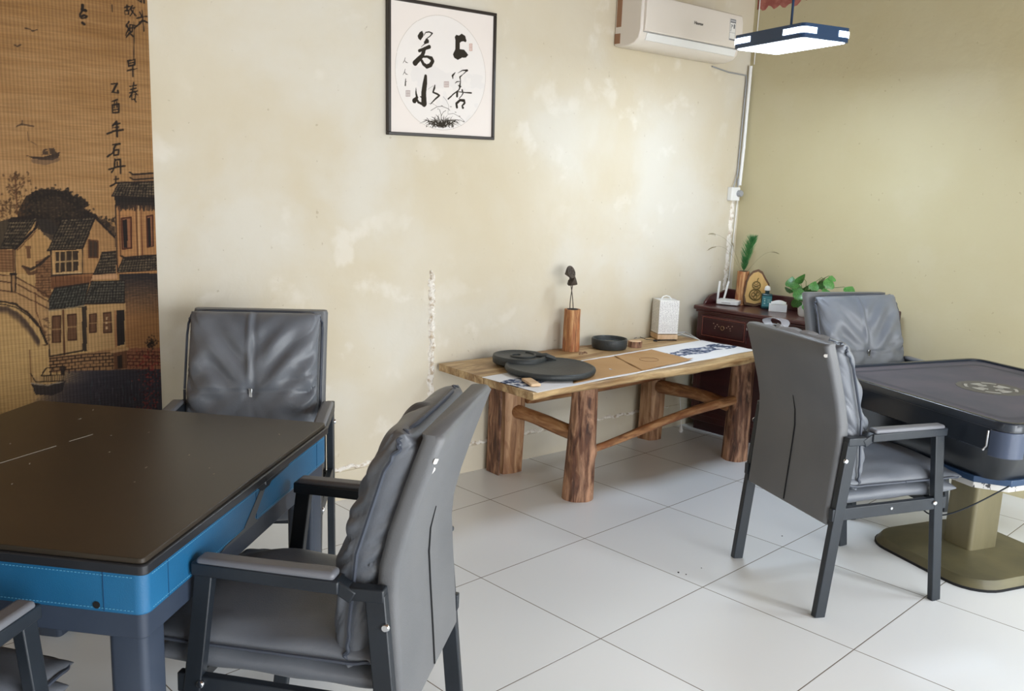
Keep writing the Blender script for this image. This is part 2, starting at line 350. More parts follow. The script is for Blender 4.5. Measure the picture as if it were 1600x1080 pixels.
def window(name, axis, at, a, c, z0, z1, n):
    b = MB(); t = .03
    def bx(p0, p1, q0, q1):
        if axis == 'x': b.box((at-t, p0, q0), (at+t, p1, q1))
        else: b.box((p0, at-t, q0), (p1, at+t, q1))
    bx(a, c, z0, z0+.05); bx(a, c, z1-.05, z1)
    for k in range(n+1): x = a+(c-a-.05)*k/n; bx(x, x+.05, z0+.05, z1-.05)
    o = struct(b.build(name, 'frame_alu', bevel=.004))
    g = MB()
    if axis == 'x': g.box((at-.003, a+.05, z0+.05), (at+.003, c-.05, z1-.05))
    else: g.box((a+.05, at-.003, z0+.05), (c-.05, at+.003, z1-.05))
    g.build('pane', 'glass', o, smooth=False)
window('window_1', 'x', .16, -4.7, -3.3, .85, 2.05, 2)
window('window_2', 'x', X0-.16, -3.6, -1.6, .8, 2.2, 3)
window('door_1', 'y', Y0-.16, -5.3, -.45, .02, 2.15, 4)

# rough mortar strips on the wall
M['mortar'] = mat('rough_mortar', (236, 230, 220), .9, 0, (190, 172, 148), 45, bump=1, bscale=70, lo=.5, hi=.66)
def mortar(name, pts, wd, depth, seed=1):
    """lumpy strip that follows PTS (on the back wall, x and z)"""
    r = random.Random(seed); n = 0; rows = []
    P = [Vector((p[0], 0, p[1])) for p in pts]; tot = (P[-1]-P[0]).length; N = max(12, int(tot/.012)); d = (P[-1]-P[0]).normalized(); s = Vector((d.z, 0, -d.x))
    ph = r.random()*9
    for i in range(N+1):
        t = i/N; k = t*(len(P)-1); a = min(int(k), len(P)-2); c = P[a].lerp(P[a+1], k-a)
        wv = .004*math.sin(t*tot*70+ph)+r.uniform(-.003, .003); ww = wd*(.75+.5*r.random())*(min(1, min(t, 1-t)*10+.35)); row = []
        for j in range(7):
            u = (j/6-.5); row.append(c+s*(u*ww+wv)+Vector((0, -depth*(max(0, 1-(2*u)**2))*(.4+1.1*r.random())+(.001 if j in (0, 6) else 0), 0)))
        rows.append(row)
    return struct(MB().grid(rows).build(name, 'mortar', ang=180))
mortar('trim_1', [(-2.372, 1.06), (-2.362, .75), (-2.368, .17)], .038, .012, 3)
mortar('trim_2', [(-.062, 1.42), (-.072, 1.0), (-.085, .70)], .040, .012, 5)
mortar('trim_3', [(-3.6, .155), (-2.4, .150), (-1.9, .146), (-.55, .138)], .022, .008, 8)
struct(MB().box((-3.66, -.006, 0), (-.3, .001, .138)).build('baseboard_back', 'wall', smooth=False))

# ================================================================== MURAL
def build_mural():
    XL, XR, ZB, ZT = -5.55, -3.664, .06, 2.70
    cv = Canvas(XL, XR, ZB, ZT, .0024, (160, 120, 76))
    n1 = cv.noise(.5, 1); n2 = cv.noise(.12, 2); nh = cv.noise(.02, 3, 12); nd = cv.noise(.03, 4); nf = cv.noise(.012, 6)
    a = cv.a; zz = ZB+cv.V*cv.res; xx = XL+cv.U*cv.res
    a += ((n1-.5)*34)[..., None]; a += ((nh-.5)*26)[..., None]
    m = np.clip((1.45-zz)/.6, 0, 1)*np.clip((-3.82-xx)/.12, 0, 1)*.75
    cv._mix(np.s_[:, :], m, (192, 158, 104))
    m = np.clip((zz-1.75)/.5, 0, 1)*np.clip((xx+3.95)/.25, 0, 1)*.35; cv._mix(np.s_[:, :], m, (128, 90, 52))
    def Z(pts, ox=0, oy=250, k=2.7):
        out = []
        for x, y in pts: q = atY((ox+x/k, oy+y/k), 0.); out.append((q[0], q[2]))
        return out
    def S(pts, wd, col, al=1., **kw): cv.line(Z(pts, **kw), wd, col, al)
    INK = (40, 30, 24); BR = (86, 54, 34); DK = (52, 42, 34)
    def fill(pts, col, al=1., tex=None): cv.poly(Z(pts), col, al, tex)
    def roof(pts, dirx, rows, cols, tone=(50, 42, 34), hi=(158, 134, 100)):
        """pts: bottom-left, top-left, top-right, bottom-right"""
        fill(pts, tone, .93); bl, tl, tr, br = [np.array(p, float) for p in pts]
        for i in range(cols+1):
            t = i/cols; S([tuple(bl+(br-bl)*t), tuple(tl+(tr-tl)*t)], .0045, (28, 22, 18), .8)
        for j in range(rows):
            for i in range(cols):
                u = (i+.5)/cols; v = (j+.4)/rows; A = bl+(br-bl)*u; B = tl+(tr-tl)*u; p = A+(B-A)*v
                if random.random() < .86: S([tuple(p+(-3.2, 1)), tuple(p+(0, -1.6)), tuple(p+(3.2, .5))], .0036, hi, .25+.35*random.random())
        S([tuple(bl), tuple(br)], .006, INK); S([tuple(tl), tuple(tr)], .006, INK, .8)
    # upper boat, birds, far shore
    k1 = dict(ox=0, oy=0, k=3.6)
    cv.poly(Z([(135, 872), (180, 880), (240, 882), (335, 858), (330, 885), (290, 900), (190, 893)], **k1), (52, 40, 32), .9)
    cv.poly(Z([(235, 872), (240, 838), (300, 832), (320, 868)], **k1), (60, 46, 36), .85)
    S([(250, 850), (272, 840), (275, 868)], .004, (170, 128, 80), .8, **k1); S([(190, 905), (250, 915), (320, 895)], .018, (84, 66, 54), .5, **k1)
    S([(155, 740), (160, 790), (200, 815)], .0025, INK, .5, **k1); S([(90, 712), (120, 700), (185, 712)], .005, INK, .6, **k1); S([(122, 678), (122, 705)], .004, INK, .6, **k1)
    S([(140, 158), (165, 165), (182, 178), (205, 168)], .0045, INK, .8, **k1); S([(80, 253), (95, 260), (112, 252)], .0045, INK, .7, **k1)
    # trees
    tree = [(70, 245), (80, 200), (110, 150), (150, 128), (200, 122), (250, 130), (285, 128), (305, 150), (345, 160), (378, 190), (350, 205), (400, 228), (420, 250), (380, 262), (300, 250), (262, 262), (215, 318), (170, 300), (155, 255), (100, 250)]
    fill(tree, (44, 34, 26), .95)
    for _ in range(520):
        q = tree[random.randrange(len(tree))]; x, y = q[0]*.72+235*.28+random.gauss(0, 16), q[1]*.8+205*.2+random.gauss(0, 13)
        S([(x, y), (x+random.uniform(-7, 7), y+random.uniform(-5, 5))], .006, (36, 28, 22), .65)
    for _ in range(60):
        x, y = random.uniform(120, 340), random.uniform(150, 240); S([(x, y), (x+3, y+1)], .004, (110, 88, 60), .35)
    fill([(400, 245), (440, 250), (480, 285), (488, 330), (480, 400), (440, 380), (400, 300)], (62, 46, 34), .8)
    for _ in range(150): x, y = random.uniform(395, 485), random.uniform(240, 330); S([(x, y), (x+random.uniform(-6, 6), y+random.uniform(-6, 6))], .005, (44, 34, 26), .7)
    for _ in range(170):
        x, y = random.gauss(68, 26), random.uniform(55, 235); x += (y-150)*-.05
        S([(x, y), (x+random.uniform(-5, 5), y+random.uniform(-6, 6))], random.uniform(.003, .007), (74, 52, 32), .65)
    S([(70, 230), (66, 120), (60, 60)], .004, BR, .8); S([(66, 130), (100, 90)], .003, BR, .7); S([(66, 150), (30, 110)], .003, BR, .7); S([(5, 240), (10, 190)], .003, BR, .6)
    for _ in range(60): x, y = random.gauss(5, 18), random.uniform(170, 260); S([(x, y), (x+4, y+3)], .005, (84, 58, 36), .5)
    # left house, gable
    fill([(65, 375), (155, 285), (205, 345), (215, 480), (70, 480)], (170, 130, 82), .9)
    roof([(0, 372), (45, 245), (158, 240), (68, 374)], 0, 9, 9, (60, 50, 38)); fill([(-40, 372), (-10, 260), (45, 245), (0, 372)], (60, 50, 38), .9)
    S([(60, 378), (150, 285), (160, 240)], .008, INK); S([(72, 380), (152, 297)], .004, BR, .8); S([(40, 255), (155, 238)], .012, INK, .85)
    fill([(-40, 376), (62, 380), (62, 470), (-40, 470)], (120, 84, 54), .85); S([(62, 378), (64, 500)], .005, INK, .8); S([(52, 378), (54, 480)], .003, BR)
    for y in range(385, 470, 12): S([(-30, y), (50, y+2)], .003, BR, .6)
    fill([(104, 362), (130, 360), (126, 378), (127, 414), (112, 416), (110, 378)], (92, 60, 38), .8)
    fill([(150, 250), (210, 250), (260, 300), (225, 350), (170, 300)], (50, 42, 36), .75)
    # middle house
    fill([(345, 370), (395, 245), (480, 330), (492, 480), (345, 482)], (164, 122, 78), .92)
    roof([(200, 382), (262, 248), (398, 240), (345, 376)], 0, 11, 11)
    S([(398, 238), (440, 285), (486, 330)], .007, INK); S([(345, 376), (395, 250)], .006, INK)
    fill([(372, 340), (408, 345), (408, 410), (374, 410)], (48, 36, 28), .9); S([(370, 338), (410, 342), (410, 412), (372, 412), (370, 338)], .005, BR); S([(391, 342), (391, 410)], .003, BR)
    fill([(214, 382), (345, 378), (345, 482), (214, 486)], (178, 138, 90), .95); fill([(234, 388), (328, 382), (328, 466), (234, 474)], (50, 38, 28), .95)
    for x in (250, 276, 302): S([(x, 386), (x, 470)], .0045, (160, 128, 88))
    S([(234, 430), (328, 424)], .0045, (160, 128, 88)); S([(212, 382), (214, 488), (346, 482), (345, 378)], .006, INK, .9); S([(224, 480), (338, 474)], .006, (196, 162, 116))
    fill([(146, 430), (214, 400), (214, 580), (146, 580)], (122, 84, 54), .9)
    for y in range(430, 580, 11): S([(148, y), (212, y-2)], .003, (70, 46, 30), .7)
    for _ in range(50): x, y = random.uniform(150, 210), random.uniform(430, 578); S([(x, y), (x, y+8)], .003, (70, 46, 30), .6)
    S([(94, 448), (128, 462), (165, 440), (205, 405)], .009, INK, .85); S([(100, 452), (125, 480), (150, 470)], .012, (74, 48, 32), .8)
    fill([(214, 490), (392, 478), (392, 520), (214, 545)], (134, 88, 54), .95)
    for x in range(216, 392, 6): S([(x, 492), (x+1, 540-(x-214)*.12)], .0028, (70, 40, 24), .75)
    S([(214, 490), (400, 476), (490, 480)], .005, INK, .8); fill([(392, 482), (490, 478), (490, 500), (380, 506)], (182, 138, 100), .9)
    roof([(394, 482), (430, 390), (486, 386), (490, 474)], 0, 7, 8)
    # tower house
    fill([(480, 120), (660, 120), (668, 480), (488, 480)], (166, 118, 74), .95)
    fill([(545, 52), (560, 66), (650, 58), (650, 95), (560, 92)], (120, 88, 60), .7); S([(543, 52), (560, 62), (650, 56)], .006, INK); S([(545, 74), (562, 82), (650, 76)], .005, INK)
    roof([(470, 150), (500, 96), (660, 92), (662, 160)], 0, 6, 15)
    fill([(478, 152), (662, 160), (662, 198), (560, 186), (484, 196)], (30, 25, 22), .95)
    for _ in range(90): x = random.uniform(490, 658); S([(x, 180), (x+random.uniform(-3, 3), random.uniform(196, 214))], .005, (44, 34, 28), .6)
    for (x0, y0, x1, y1) in ((510, 246, 550, 376), (616, 238, 642, 368)):
        fill([(x0, y0), (x1, y0-4), (x1+2, y1-4), (x0+4, y1)], (134, 88, 60), .95); fill([(x0+4, y0+6), (x0+(x1-x0)*.62, y0+4), (x0+(x1-x0)*.66, y1-6), (x0+8, y1-5)], (34, 26, 22))
        S([(x0, y0), (x1, y0-4), (x1+2, y1-4), (x0+4, y1), (x0, y0)], .0055, (70, 36, 24))
    for x, c in ((572, BR), (581, (190, 150, 104)), (592, (84, 44, 28)), (500, BR)): S([(x, 196), (x+6, 405)], .005, c, .8)
    S([(484, 190), (494, 470)], .007, INK, .9)
    fill([(610, 480), (670, 470), (680, 790), (526, 790), (522, 500)], (150, 106, 66), .95)
    g = np.clip((atY((0, 250+480/2.7))[2]-0, 0, 9)[0]*0, 0, 1) if False else 0
    for i in range(30):
        t = i/30; y = 480+t*190; fill([(500+t*20, y), (668, y-3), (669, y+7), (502+t*20, y+8)], (36, 31, 32), .92*(1-t)**1.2)
    roof([(494, 474), (518, 412), (664, 400), (666, 464)], 0, 6, 14); S([(508, 404), (530, 418), (600, 416), (664, 398)], .007, INK)
    # low houses on the quay
    fill([(340, 620), (368, 612), (368, 806), (342, 806)], (48, 38, 30), .95)
    fill([(198, 636), (342, 624), (346, 806), (206, 828)], (172, 138, 92), .97); fill([(364, 610), (526, 598), (528, 786), (366, 804)], (172, 136, 90), .97)
    roof([(184, 636), (228, 540), (372, 520), (350, 618)], 0, 8, 12, (44, 44, 40), (120, 116, 98)); roof([(354, 606), (384, 512), (522, 508), (522, 600)], 0, 8, 13, (44, 42, 38), (132, 122, 100))
    S([(182, 638), (262, 632), (350, 614)], .007, (176, 150, 110), .7)
    S([(264, 634), (270, 820)], .006, BR); S([(200, 640), (206, 828), (345, 804)], .006, INK, .85)
    for (x0, y0, x1, y1) in ((220, 658, 254, 770), (284, 652, 320, 758), (376, 650, 404, 728), (434, 644, 467, 728)):
        fill([(x0, y0), (x1, y0-3), (x1, y1-2), (x0, y1)], (96, 64, 42), .95); S([(x0, y0), (x1, y0-3), (x1, y1-2), (x0, y1), (x0, y0)], .005, (66, 40, 26)); S([(x0, (y0+y1)/2), (x1, (y0+y1)/2-2)], .004, (160, 124, 82), .8)
    for y in (662, 682, 702): fill([(444, y), (452, y), (452, y+10), (444, y+10)], (186, 152, 112), .9)
    fill([(488, 634), (522, 630), (524, 780), (490, 784)], (38, 30, 25)); S([(484, 636), (488, 786)], .007, (150, 104, 68))
    # quay stones
    fill([(205, 830), (530, 792), (674, 790), (678, 890), (206, 896)], (146, 108, 72), .97)
    for r_ in range(5):
        y = 836+r_*14
        S([(206, y), (360, y-18), (530, y-28), (676, y-26)], .004, (52, 36, 26), .9)
        for x in range(210+(r_ % 2)*13, 674, 26):
            yy = y-(x-206)*.1 if x < 480 else y-27; S([(x, yy-1), (x+1, yy+13)], .004, (52, 36, 26), .85)
    fill([(530, 792), (676, 790), (678, 888), (530, 884)], (120, 52, 44), .35)
    fill([(474, 806), (534, 796), (534, 880), (480, 882)], (100, 66, 44), .95); fill([(492, 826), (514, 822), (514, 876), (494, 878)], (46, 34, 26)); S([(468, 808), (536, 796)], .010, (168, 130, 88))
    # water
    for i in range(46):
        t = i/46; y = 884+t*180; xl = 300-60*t if t < .3 else 300-160*t
        [fill([(xl+q_*14-40, y+2), (680, y-4), (684, y+6), (xl+q_*14-44, y+9)], (54, 50, 56), .13+.05*math.sin(PI*min(1, t*1.4))) for q_ in range(11)]
    m = (xx > -3.95)*np.clip((.95-zz)/.1, 0, 1)*0
    for i in range(26):
        t = i/26; x = 130+t*250; fill([(x, 905+20*(1-t)), (x+14, 903), (x+14, 1080), (x, 1080)], (150, 120, 96), .16*(1-t))
    for _ in range(260):
        x, y = random.gauss(630, 26), random.uniform(800, 1060); S([(x, y), (x+random.uniform(-3, 3), y+random.uniform(-3, 3))], random.uniform(.003, .006), random.choice([(130, 40, 40), (150, 60, 50), (60, 20, 24)]), .6)
    for _ in range(70):
        x, y = random.uniform(380, 640), random.uniform(920, 1050); S([(x, y), (x, y+random.uniform(8, 30))], .003, random.choice([(70, 88, 92), (92, 84, 90)]), .35)
    for _ in range(90): x, y = random.gauss(632, 12), random.gauss(770, 12); S([(x, y), (x+3, y+2)], .004, INK, .7)
    # lower boat
    fill([(126, 938), (200, 945), (275, 928), (262, 975), (220, 992), (150, 990)], (48, 42, 42), .9); S([(122, 800), (126, 880), (130, 945)], .003, BR, .8); S([(130, 940), (200, 950), (270, 930)], .005, (196, 176, 148), .7)
    S([(172, 908), (195, 876), (268, 868), (268, 905)], .005, INK, .85); S([(222, 872), (210, 908)], .004, INK, .8); S([(172, 908), (270, 905)], .005, INK, .8); fill([(250, 870), (272, 868), (272, 905), (252, 905)], (42, 32, 26), .85)
    for x in range(176, 268, 9): S([(x, 910), (x, 932)], .003, INK, .6)
    S([(126, 900), (150, 935), (270, 930)], .004, INK, .8)
    # bridge
    fill([(-40, 478), (62, 492), (146, 540), (205, 600), (205, 800), (176, 720), (122, 650), (62, 606), (-40, 596)], (166, 128, 86), .85)
    for i in range(10): t = i/10; S([(-40, 620+t*26), (30, 622+t*30), (84, 655+t*40), (130, 710+t*36), (160, 760+t*30)], .010, (70, 54, 44), .55*(1-t))
    for off, wd in ((0, .008), (12, .004)): S([(-40, 594+off), (20, 598+off), (64, 608+off), (122, 650+off*.8), (168, 706+off*.6), (196, 775)], wd, INK, .9)
    for off in (0, 28, 66): S([(-40, 478+off), (60, 490+off), (146, 538+off*.9), (205, 575+off*.8)], .0045, (70, 44, 28), .85)
    fill([(46, 478), (64, 480), (62, 552), (48, 550)], (150, 112, 74)); S([(46, 480), (48, 552)], .004, INK); S([(64, 482), (62, 552)], .004, INK); S([(44, 480), (66, 480)], .008, INK)
    S([(146, 560), (150, 640), (190, 740)], .004, BR, .8)
    for _ in range(24): x, y = random.uniform(176, 204), random.uniform(660, 780); S([(x, y), (x+10, y)], .004, (80, 56, 38), .6)
    # a generic continuation of the water town to the left, beyond the picture's edge
    for k in range(3):
        ox = -70-k*230
        fill([(ox-150, 640), (ox, 636), (ox, 840), (ox-150, 850)], (182, 146, 98), .9); roof([(ox-165, 642), (ox-130, 545), (ox-20, 540), (ox+10, 638)], 0, 7, 12)
        fill([(ox-110, 680), (ox-80, 680), (ox-80, 760), (ox-110, 760)], (70, 46, 32)); fill([(ox-60, 670), (ox-30, 670), (ox-30, 840), (ox-60, 840)], (52, 38, 28))
    # calligraphy, three columns (zoomed strokes)
    def C(pts, wd=.0045, al=.95): S(pts, wd, (34, 26, 20), al, **k1)
    C([(697, 45), (725, 40)], .005); C([(712, 30), (712, 62)], .006); C([(698, 62), (722, 60), (720, 82), (700, 84), (698, 62)], .0045); C([(740, 32), (728, 55)], .005); C([(730, 50), (756, 46)], .004); C([(752, 48), (728, 92)], .004); C([(735, 60), (762, 90)], .0065)
    C([(722, 122), (706, 150), (722, 160), (704, 200)], .005); C([(712, 142), (722, 172)], .005); C([(728, 142), (742, 140), (740, 176), (728, 180), (728, 142)], .0045); C([(728, 160), (742, 158)], .004); C([(734, 182), (706, 212)], .005); C([(722, 186), (744, 206)], .006); C([(750, 120), (748, 330)], .0032); C([(750, 140), (762, 152), (750, 168)], .0045)
    C([(718, 345), (722, 372)], .006); C([(718, 345), (755, 335), (752, 365), (722, 372)], .006); C([(722, 358), (752, 352)], .004); C([(712, 400), (768, 386)], .005); C([(742, 370), (744, 430)], .005)
    C([(728, 488), (765, 478)], .005); C([(732, 505), (762, 497)], .005); C([(728, 522), (770, 512)], .005); C([(748, 465), (742, 520), (728, 548)], .005); C([(750, 515), (772, 535)], .0055); C([(738, 535), (758, 532), (756, 558), (738, 560), (738, 535)], .004); C([(752, 560), (760, 572)], .005)
    C([(625, 474), (655, 470), (630, 520), (660, 524), (658, 510)], .007)
    C([(628, 572), (655, 560)], .006); C([(630, 592), (632, 636), (664, 634), (664, 586), (630, 592)], .0055); C([(640, 572), (640, 606)], .004); C([(652, 570), (654, 604)], .004); C([(634, 618), (662, 614)], .004)
    C([(652, 684), (632, 708)], .006); C([(634, 702), (672, 694)], .005); C([(630, 720), (662, 714)], .005); C([(600, 752), (640, 738), (690, 732)], .0065); C([(654, 690), (656, 770)], .007)
    C([(630, 815), (670, 808)], .007); C([(650, 812), (630, 860), (602, 882)], .0065); C([(640, 846), (664, 842), (662, 872), (638, 876), (640, 846)], .0055)
    C([(645, 896), (642, 940), (624, 970)], .006); C([(645, 900), (672, 896), (674, 975)], .006); C([(610, 952), (660, 938), (700, 934)], .006); C([(656, 910), (658, 935)], .0045)
    C([(636, 1010), (664, 1004)], .005); C([(650, 992), (650, 1028)], .005); C([(618, 1046), (650, 1030), (668, 1030)], .006)
    C([(768, 0), (786, 12)], .004); C([(786, -20), (790, 14)], .005); C([(806, -20), (808, 18)], .006); C([(768, 105), (822, 92)], .005); C([(782, 70), (792, 92)], .005); C([(796, 62), (806, 175)], .006); C([(766, 150), (795, 118)], .006); C([(798, 115), (826, 128)], .006); C([(778, 125), (812, 118)], .004)
    C([(462, 30), (460, 58), (478, 62)], .010); C([(462, 58), (445, 88)], .006); C([(448, 96), (470, 86), (484, 92), (476, 102), (456, 104), (450, 96)], .007); C([(462, 130), (470, 136)], .009); C([(626, 30), (628, 66)], .003)
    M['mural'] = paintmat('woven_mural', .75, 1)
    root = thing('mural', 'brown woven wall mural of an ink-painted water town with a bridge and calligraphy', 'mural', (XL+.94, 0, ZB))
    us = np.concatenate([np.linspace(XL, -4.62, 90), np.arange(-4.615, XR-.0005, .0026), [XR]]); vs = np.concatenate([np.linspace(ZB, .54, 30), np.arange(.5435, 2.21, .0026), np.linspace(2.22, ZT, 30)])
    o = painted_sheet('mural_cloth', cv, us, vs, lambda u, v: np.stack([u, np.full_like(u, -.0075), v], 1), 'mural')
    b = MB().box((XL, -.007, ZB), (XR, -.001, ZT)).build('backing_board', mat('board_edge', (196, 186, 160), .7), smooth=False)
    for q in (o, b): q.parent = root; q.matrix_parent_inverse = Matrix.Translation(root.location).inverted()
    us = []
build_mural()

# ================================================================== CALLIGRAPHY PICTURE
def build_picture():
    c = np.array([-2.339, 0, 1.981]); W = .604; H = .590; rot = math.radians(.9)
    root = thing('calligraphy_picture', 'square framed black brush calligraphy in a circle with an orchid drawing', 'picture', tuple(c)); root.rotation_euler = (0, -rot, 0)
    cv = Canvas(-W/2, W/2, -H/2, H/2, .0015, (226, 217, 210))
    cr, sr = math.cos(-rot), math.sin(-rot)
    def loc(px):
        q = atY(px, -.02); x, z = q[0]-c[0], q[2]-c[2]; return (x*math.cos(rot)+z*math.sin(rot), -x*math.sin(rot)+z*math.cos(rot))
    def Z(pts, ox, oy, k): return [loc((ox+x/k, oy+y/k)) for x, y in pts]
    k3 = (580, 0, 4.695); k4 = (620, 30, 7.2); k5 = (680, 40, 6.35); k6 = (620, 100, 9.82)
    pL, pR = loc((580+178/4.695, 505/4.695)), loc((580+842/4.695, 570/4.695)); cc = ((pL[0]+pR[0])/2, (pL[1]+pR[1])/2); R = (pR[0]-pL[0])/2
    d = np.hypot(-W/2+cv.U*cv.res-cc[0], -H/2+cv.V*cv.res-cc[1])
    cv._mix(np.s_[:, :], (d < R)*1., (226, 220, 215)); cv._mix(np.s_[:, :], np.clip(1.2-abs(d-R)/.0012, 0, 1)*.55, (150, 138, 124))
    nz = cv.noise(.09, 3); cv._mix(np.s_[:, :], (d < R)*np.clip((nz-.56)*5, 0, .16)*(cv.V < cv.h*.55), (196, 194, 194))
    INK = (48, 42, 34)
    px = 1/310.
    def S(pts, wd, K, al=1.):
        ws = wd if hasattr(wd, '__len__') else [wd]*len(pts); cv.line(Z(pts, *K), [w_/K[2]*px for w_ in ws], INK, al)
    def Pg(pts, K): cv.poly(Z(pts, *K), INK)
    Pg([(200, 110), (215, 90), (240, 98), (268, 80), (300, 100), (318, 150), (308, 165), (285, 155), (262, 158), (250, 170), (250, 235), (290, 240), (315, 265), (335, 292), (310, 318), (270, 318), (230, 340), (195, 320), (182, 285), (205, 235), (207, 150)], k5)
    S([(905, 132), (862, 182), (870, 218)], [10, 34, 16], k6); S([(945, 140), (1015, 98), (1090, 100)], [4, 14, 30], k6); S([(1080, 108), (1020, 160), (975, 200)], [18, 8, 22], k6); S([(975, 200), (985, 260), (972, 345)], [24, 12, 30], k6)
    S([(905, 292), (930, 270), (975, 265)], [8, 14, 8], k6); S([(950, 325), (985, 345)], [10, 26], k6); S([(980, 345), (960, 400), (880, 460), (795, 535)], [26, 16, 18, 22], k6); S([(935, 430), (932, 495)], [34, 34], k6)
    S([(940, 425), (1050, 438), (1150, 445)], [10, 15, 22], k6); S([(1010, 402), (1022, 450), (1000, 490), (962, 530)], [26, 18, 12, 10], k6)
    S([(930, 665), (922, 605), (980, 552), (1040, 562), (1050, 595), (1008, 640), (1020, 670)], [38, 36, 34, 44, 34, 20, 40], k6)
    Pg([(240, 185), (262, 145), (290, 128), (305, 165), (300, 195), (272, 237), (246, 215)], k4); S([(305, 185), (330, 148), (370, 142), (405, 158), (380, 190), (345, 215)], [4, 10, 12, 14, 10, 8], k4); S([(325, 262), (345, 245)], [34, 50], k4); S([(325, 270), (280, 312)], [10, 4], k4)
    S([(258, 355), (310, 335), (372, 312)], [30, 30, 38], k4); S([(318, 335), (290, 410), (250, 450), (212, 492)], [40, 42, 50, 58], k4); S([(300, 420), (350, 420), (395, 440), (410, 470), (385, 515), (345, 535), (305, 505), (285, 465)], [20, 24, 40, 38, 46, 40, 36, 30], k4)
    S([(330, 640), (322, 720), (308, 830), (312, 950)], [36, 56, 62, 68], k4); S([(222, 772), (222, 830), (232, 880)], [4, 18, 28], k4); S([(205, 915), (235, 880)], [52, 26], k4); S([(225, 895), (250, 935), (300, 960)], [26, 26, 30], k4); S([(270, 870), (285, 880)], [10, 14], k4)
    S([(434, 738), (428, 775), (412, 822), (460, 842), (485, 858), (440, 895), (385, 952)], [8, 22, 16, 20, 20, 16, 8], k4); S([(355, 790), (415, 750)], [3, 4], k4, .4)
    for (x, y, kk) in ((80, 430, 0), (80, 560, 1), (85, 680, 2)):
        if kk < 2: S([(x+20, y), (x+10, y+40), (x-5, y+65)], [4, 7, 3], k4, .85); S([(x+12, y+30), (x+28, y+55), (x+48, y+62)], [4, 8, 3], k4, .85)
        else: S([(x+20, y-10), (x+16, y+65)], [8, 16], k4, .85); S([(x+8, y+25), (x+32, y+18)], [4, 4], k4, .8)
    def seal(K, x0, y0, x1, y1, col):
        P = Z([(x0, y0), (x1, y0), (x1, y1), (x0, y1)], *K); cv.poly(P, col, .25); cv.line(P+[P[0]], .003, col, .6)
        for i in (.35, .65): a_, b_ = Z([(x0+(x1-x0)*i, y0+8), (x0+(x1-x0)*i, y1-8)], *K); cv.line([a_, b_], .0022, col, .55)
        a_, b_ = Z([(x0+8, (y0+y1)/2), (x1-8, (y0+y1)/2)], *K); cv.line([a_, b_], .002, col, .55)
    seal(k6, 148, 408, 208, 494, (140, 120, 116)); seal(k6, 735, 270, 802, 355, (150, 124, 118)); seal(k5, 345, 180, 372, 250, (176, 128, 112))
    for i in range(110):
        bx = random.gauss(690, 75); by = 950-abs(bx-690)*.2+random.uniform(-50, 15); L_ = random.uniform(40, 150)*(1.5 if random.random() < .15 else 1); a_ = (bx-690)/110+random.gauss(0, .4)
        S([(bx, by), (bx+math.sin(a_)*L_*.5, by-math.cos(a_)*L_*.55), (bx+math.sin(a_*1.3)*L_, by-math.cos(a_*1.3)*L_*.8)], [random.uniform(8, 16), 7, 2], k6, .9)
    for i in range(60): bx = random.gauss(700, 95); S([(bx, 955+random.uniform(-30, 25)), (bx+12, 950+random.uniform(-30, 25))], random.uniform(8, 18), k6, .8)
    for pts, w_ in (([(790, 760), (805, 640), (770, 560), (720, 500)], 4), ([(530, 715), (620, 660), (700, 650), (800, 690), (820, 715)], 7), ([(790, 770), (880, 760), (970, 810), (1050, 885)], 5), ([(780, 870), (870, 850), (980, 860), (1040, 890)], 7), ([(690, 860), (690, 780), (665, 700)], 9), ([(690, 800), (720, 740), (760, 715)], 7), ([(500, 605), (560, 605), (620, 650)], 4), ([(470, 830), (500, 860)], 10)):
        S(pts, w_, k6, .75)
    for x, y in ((835, 655), (700, 640), (910, 740), (970, 800), (640, 690), (1030, 880), (850, 905), (935, 895)): S([(x-8, y), (x+8, y+4)], 9, k6, .6)
    M['paper_art'] = paintmat('rice_paper', .85)
    us = np.linspace(-W/2+.012, W/2-.012, 380); vs = np.linspace(-H/2+.012, H/2-.012, 372)
    o = painted_sheet('artwork', cv, us, vs, lambda u, v: np.stack([u, np.full_like(u, -.016), v], 1), 'paper_art', root)
    b = MB(); t = .014
    for a, e in (((-W/2, -.026, -H/2), (W/2, -.002, -H/2+t)), ((-W/2, -.026, H/2-t), (W/2, -.002, H/2)), ((-W/2, -.026, -H/2+t), (-W/2+t, -.002, H/2-t)), ((W/2-t, -.026, -H/2+t), (W/2, -.002, H/2-t))): b.box(a, e)
    b.build('frame', mat('black_frame', (38, 30, 26), .35), root, bevel=.002)
    MB().box((-W/2+.01, -.012, -H/2+.01), (W/2-.01, -.003, H/2-.01)).build('backing', mat('backing_card', (150, 130, 100), .9), root, smooth=False)
build_picture()

# ================================================================== CHAIR
def cushion_sheet(nu, nv, hw, path, thick_f, thick_b, wr, px=.45, fx=None):
    """two faces meeting in a seam; PATH(t) -> (y,z) centre line with unit normal, wr(u,v) wrinkle height on the front"""
    mb = MB()
    for side, th in ((1, thick_f), (-1, thick_b)):
        rows = []
        for j in range(nv+1):
            v = -math.cos(PI*j/nv); t = (v+1)/2; y, z, ny, nz = path(t); row = []
            for i in range(nu+1):
                u = -math.cos(PI*i/nu)
                e = max(0., 1-abs(u)**5)**px*max(0., 1-abs(v)**7)**px
                w_ = hw*(1-.028*math.cos(v*1.4)*(1 if abs(u) > 0 else 0))
                h = th*e+(wr(u, v, side)*min(1, e*1.6))
                row.append((u*w_+(math.copysign(fx(u, v, side, e), u) if fx else 0), y+ny*h*side, z+nz*h*side))
            rows.append(row)
        mb.grid(rows, flip=(side == 1))
    return mb
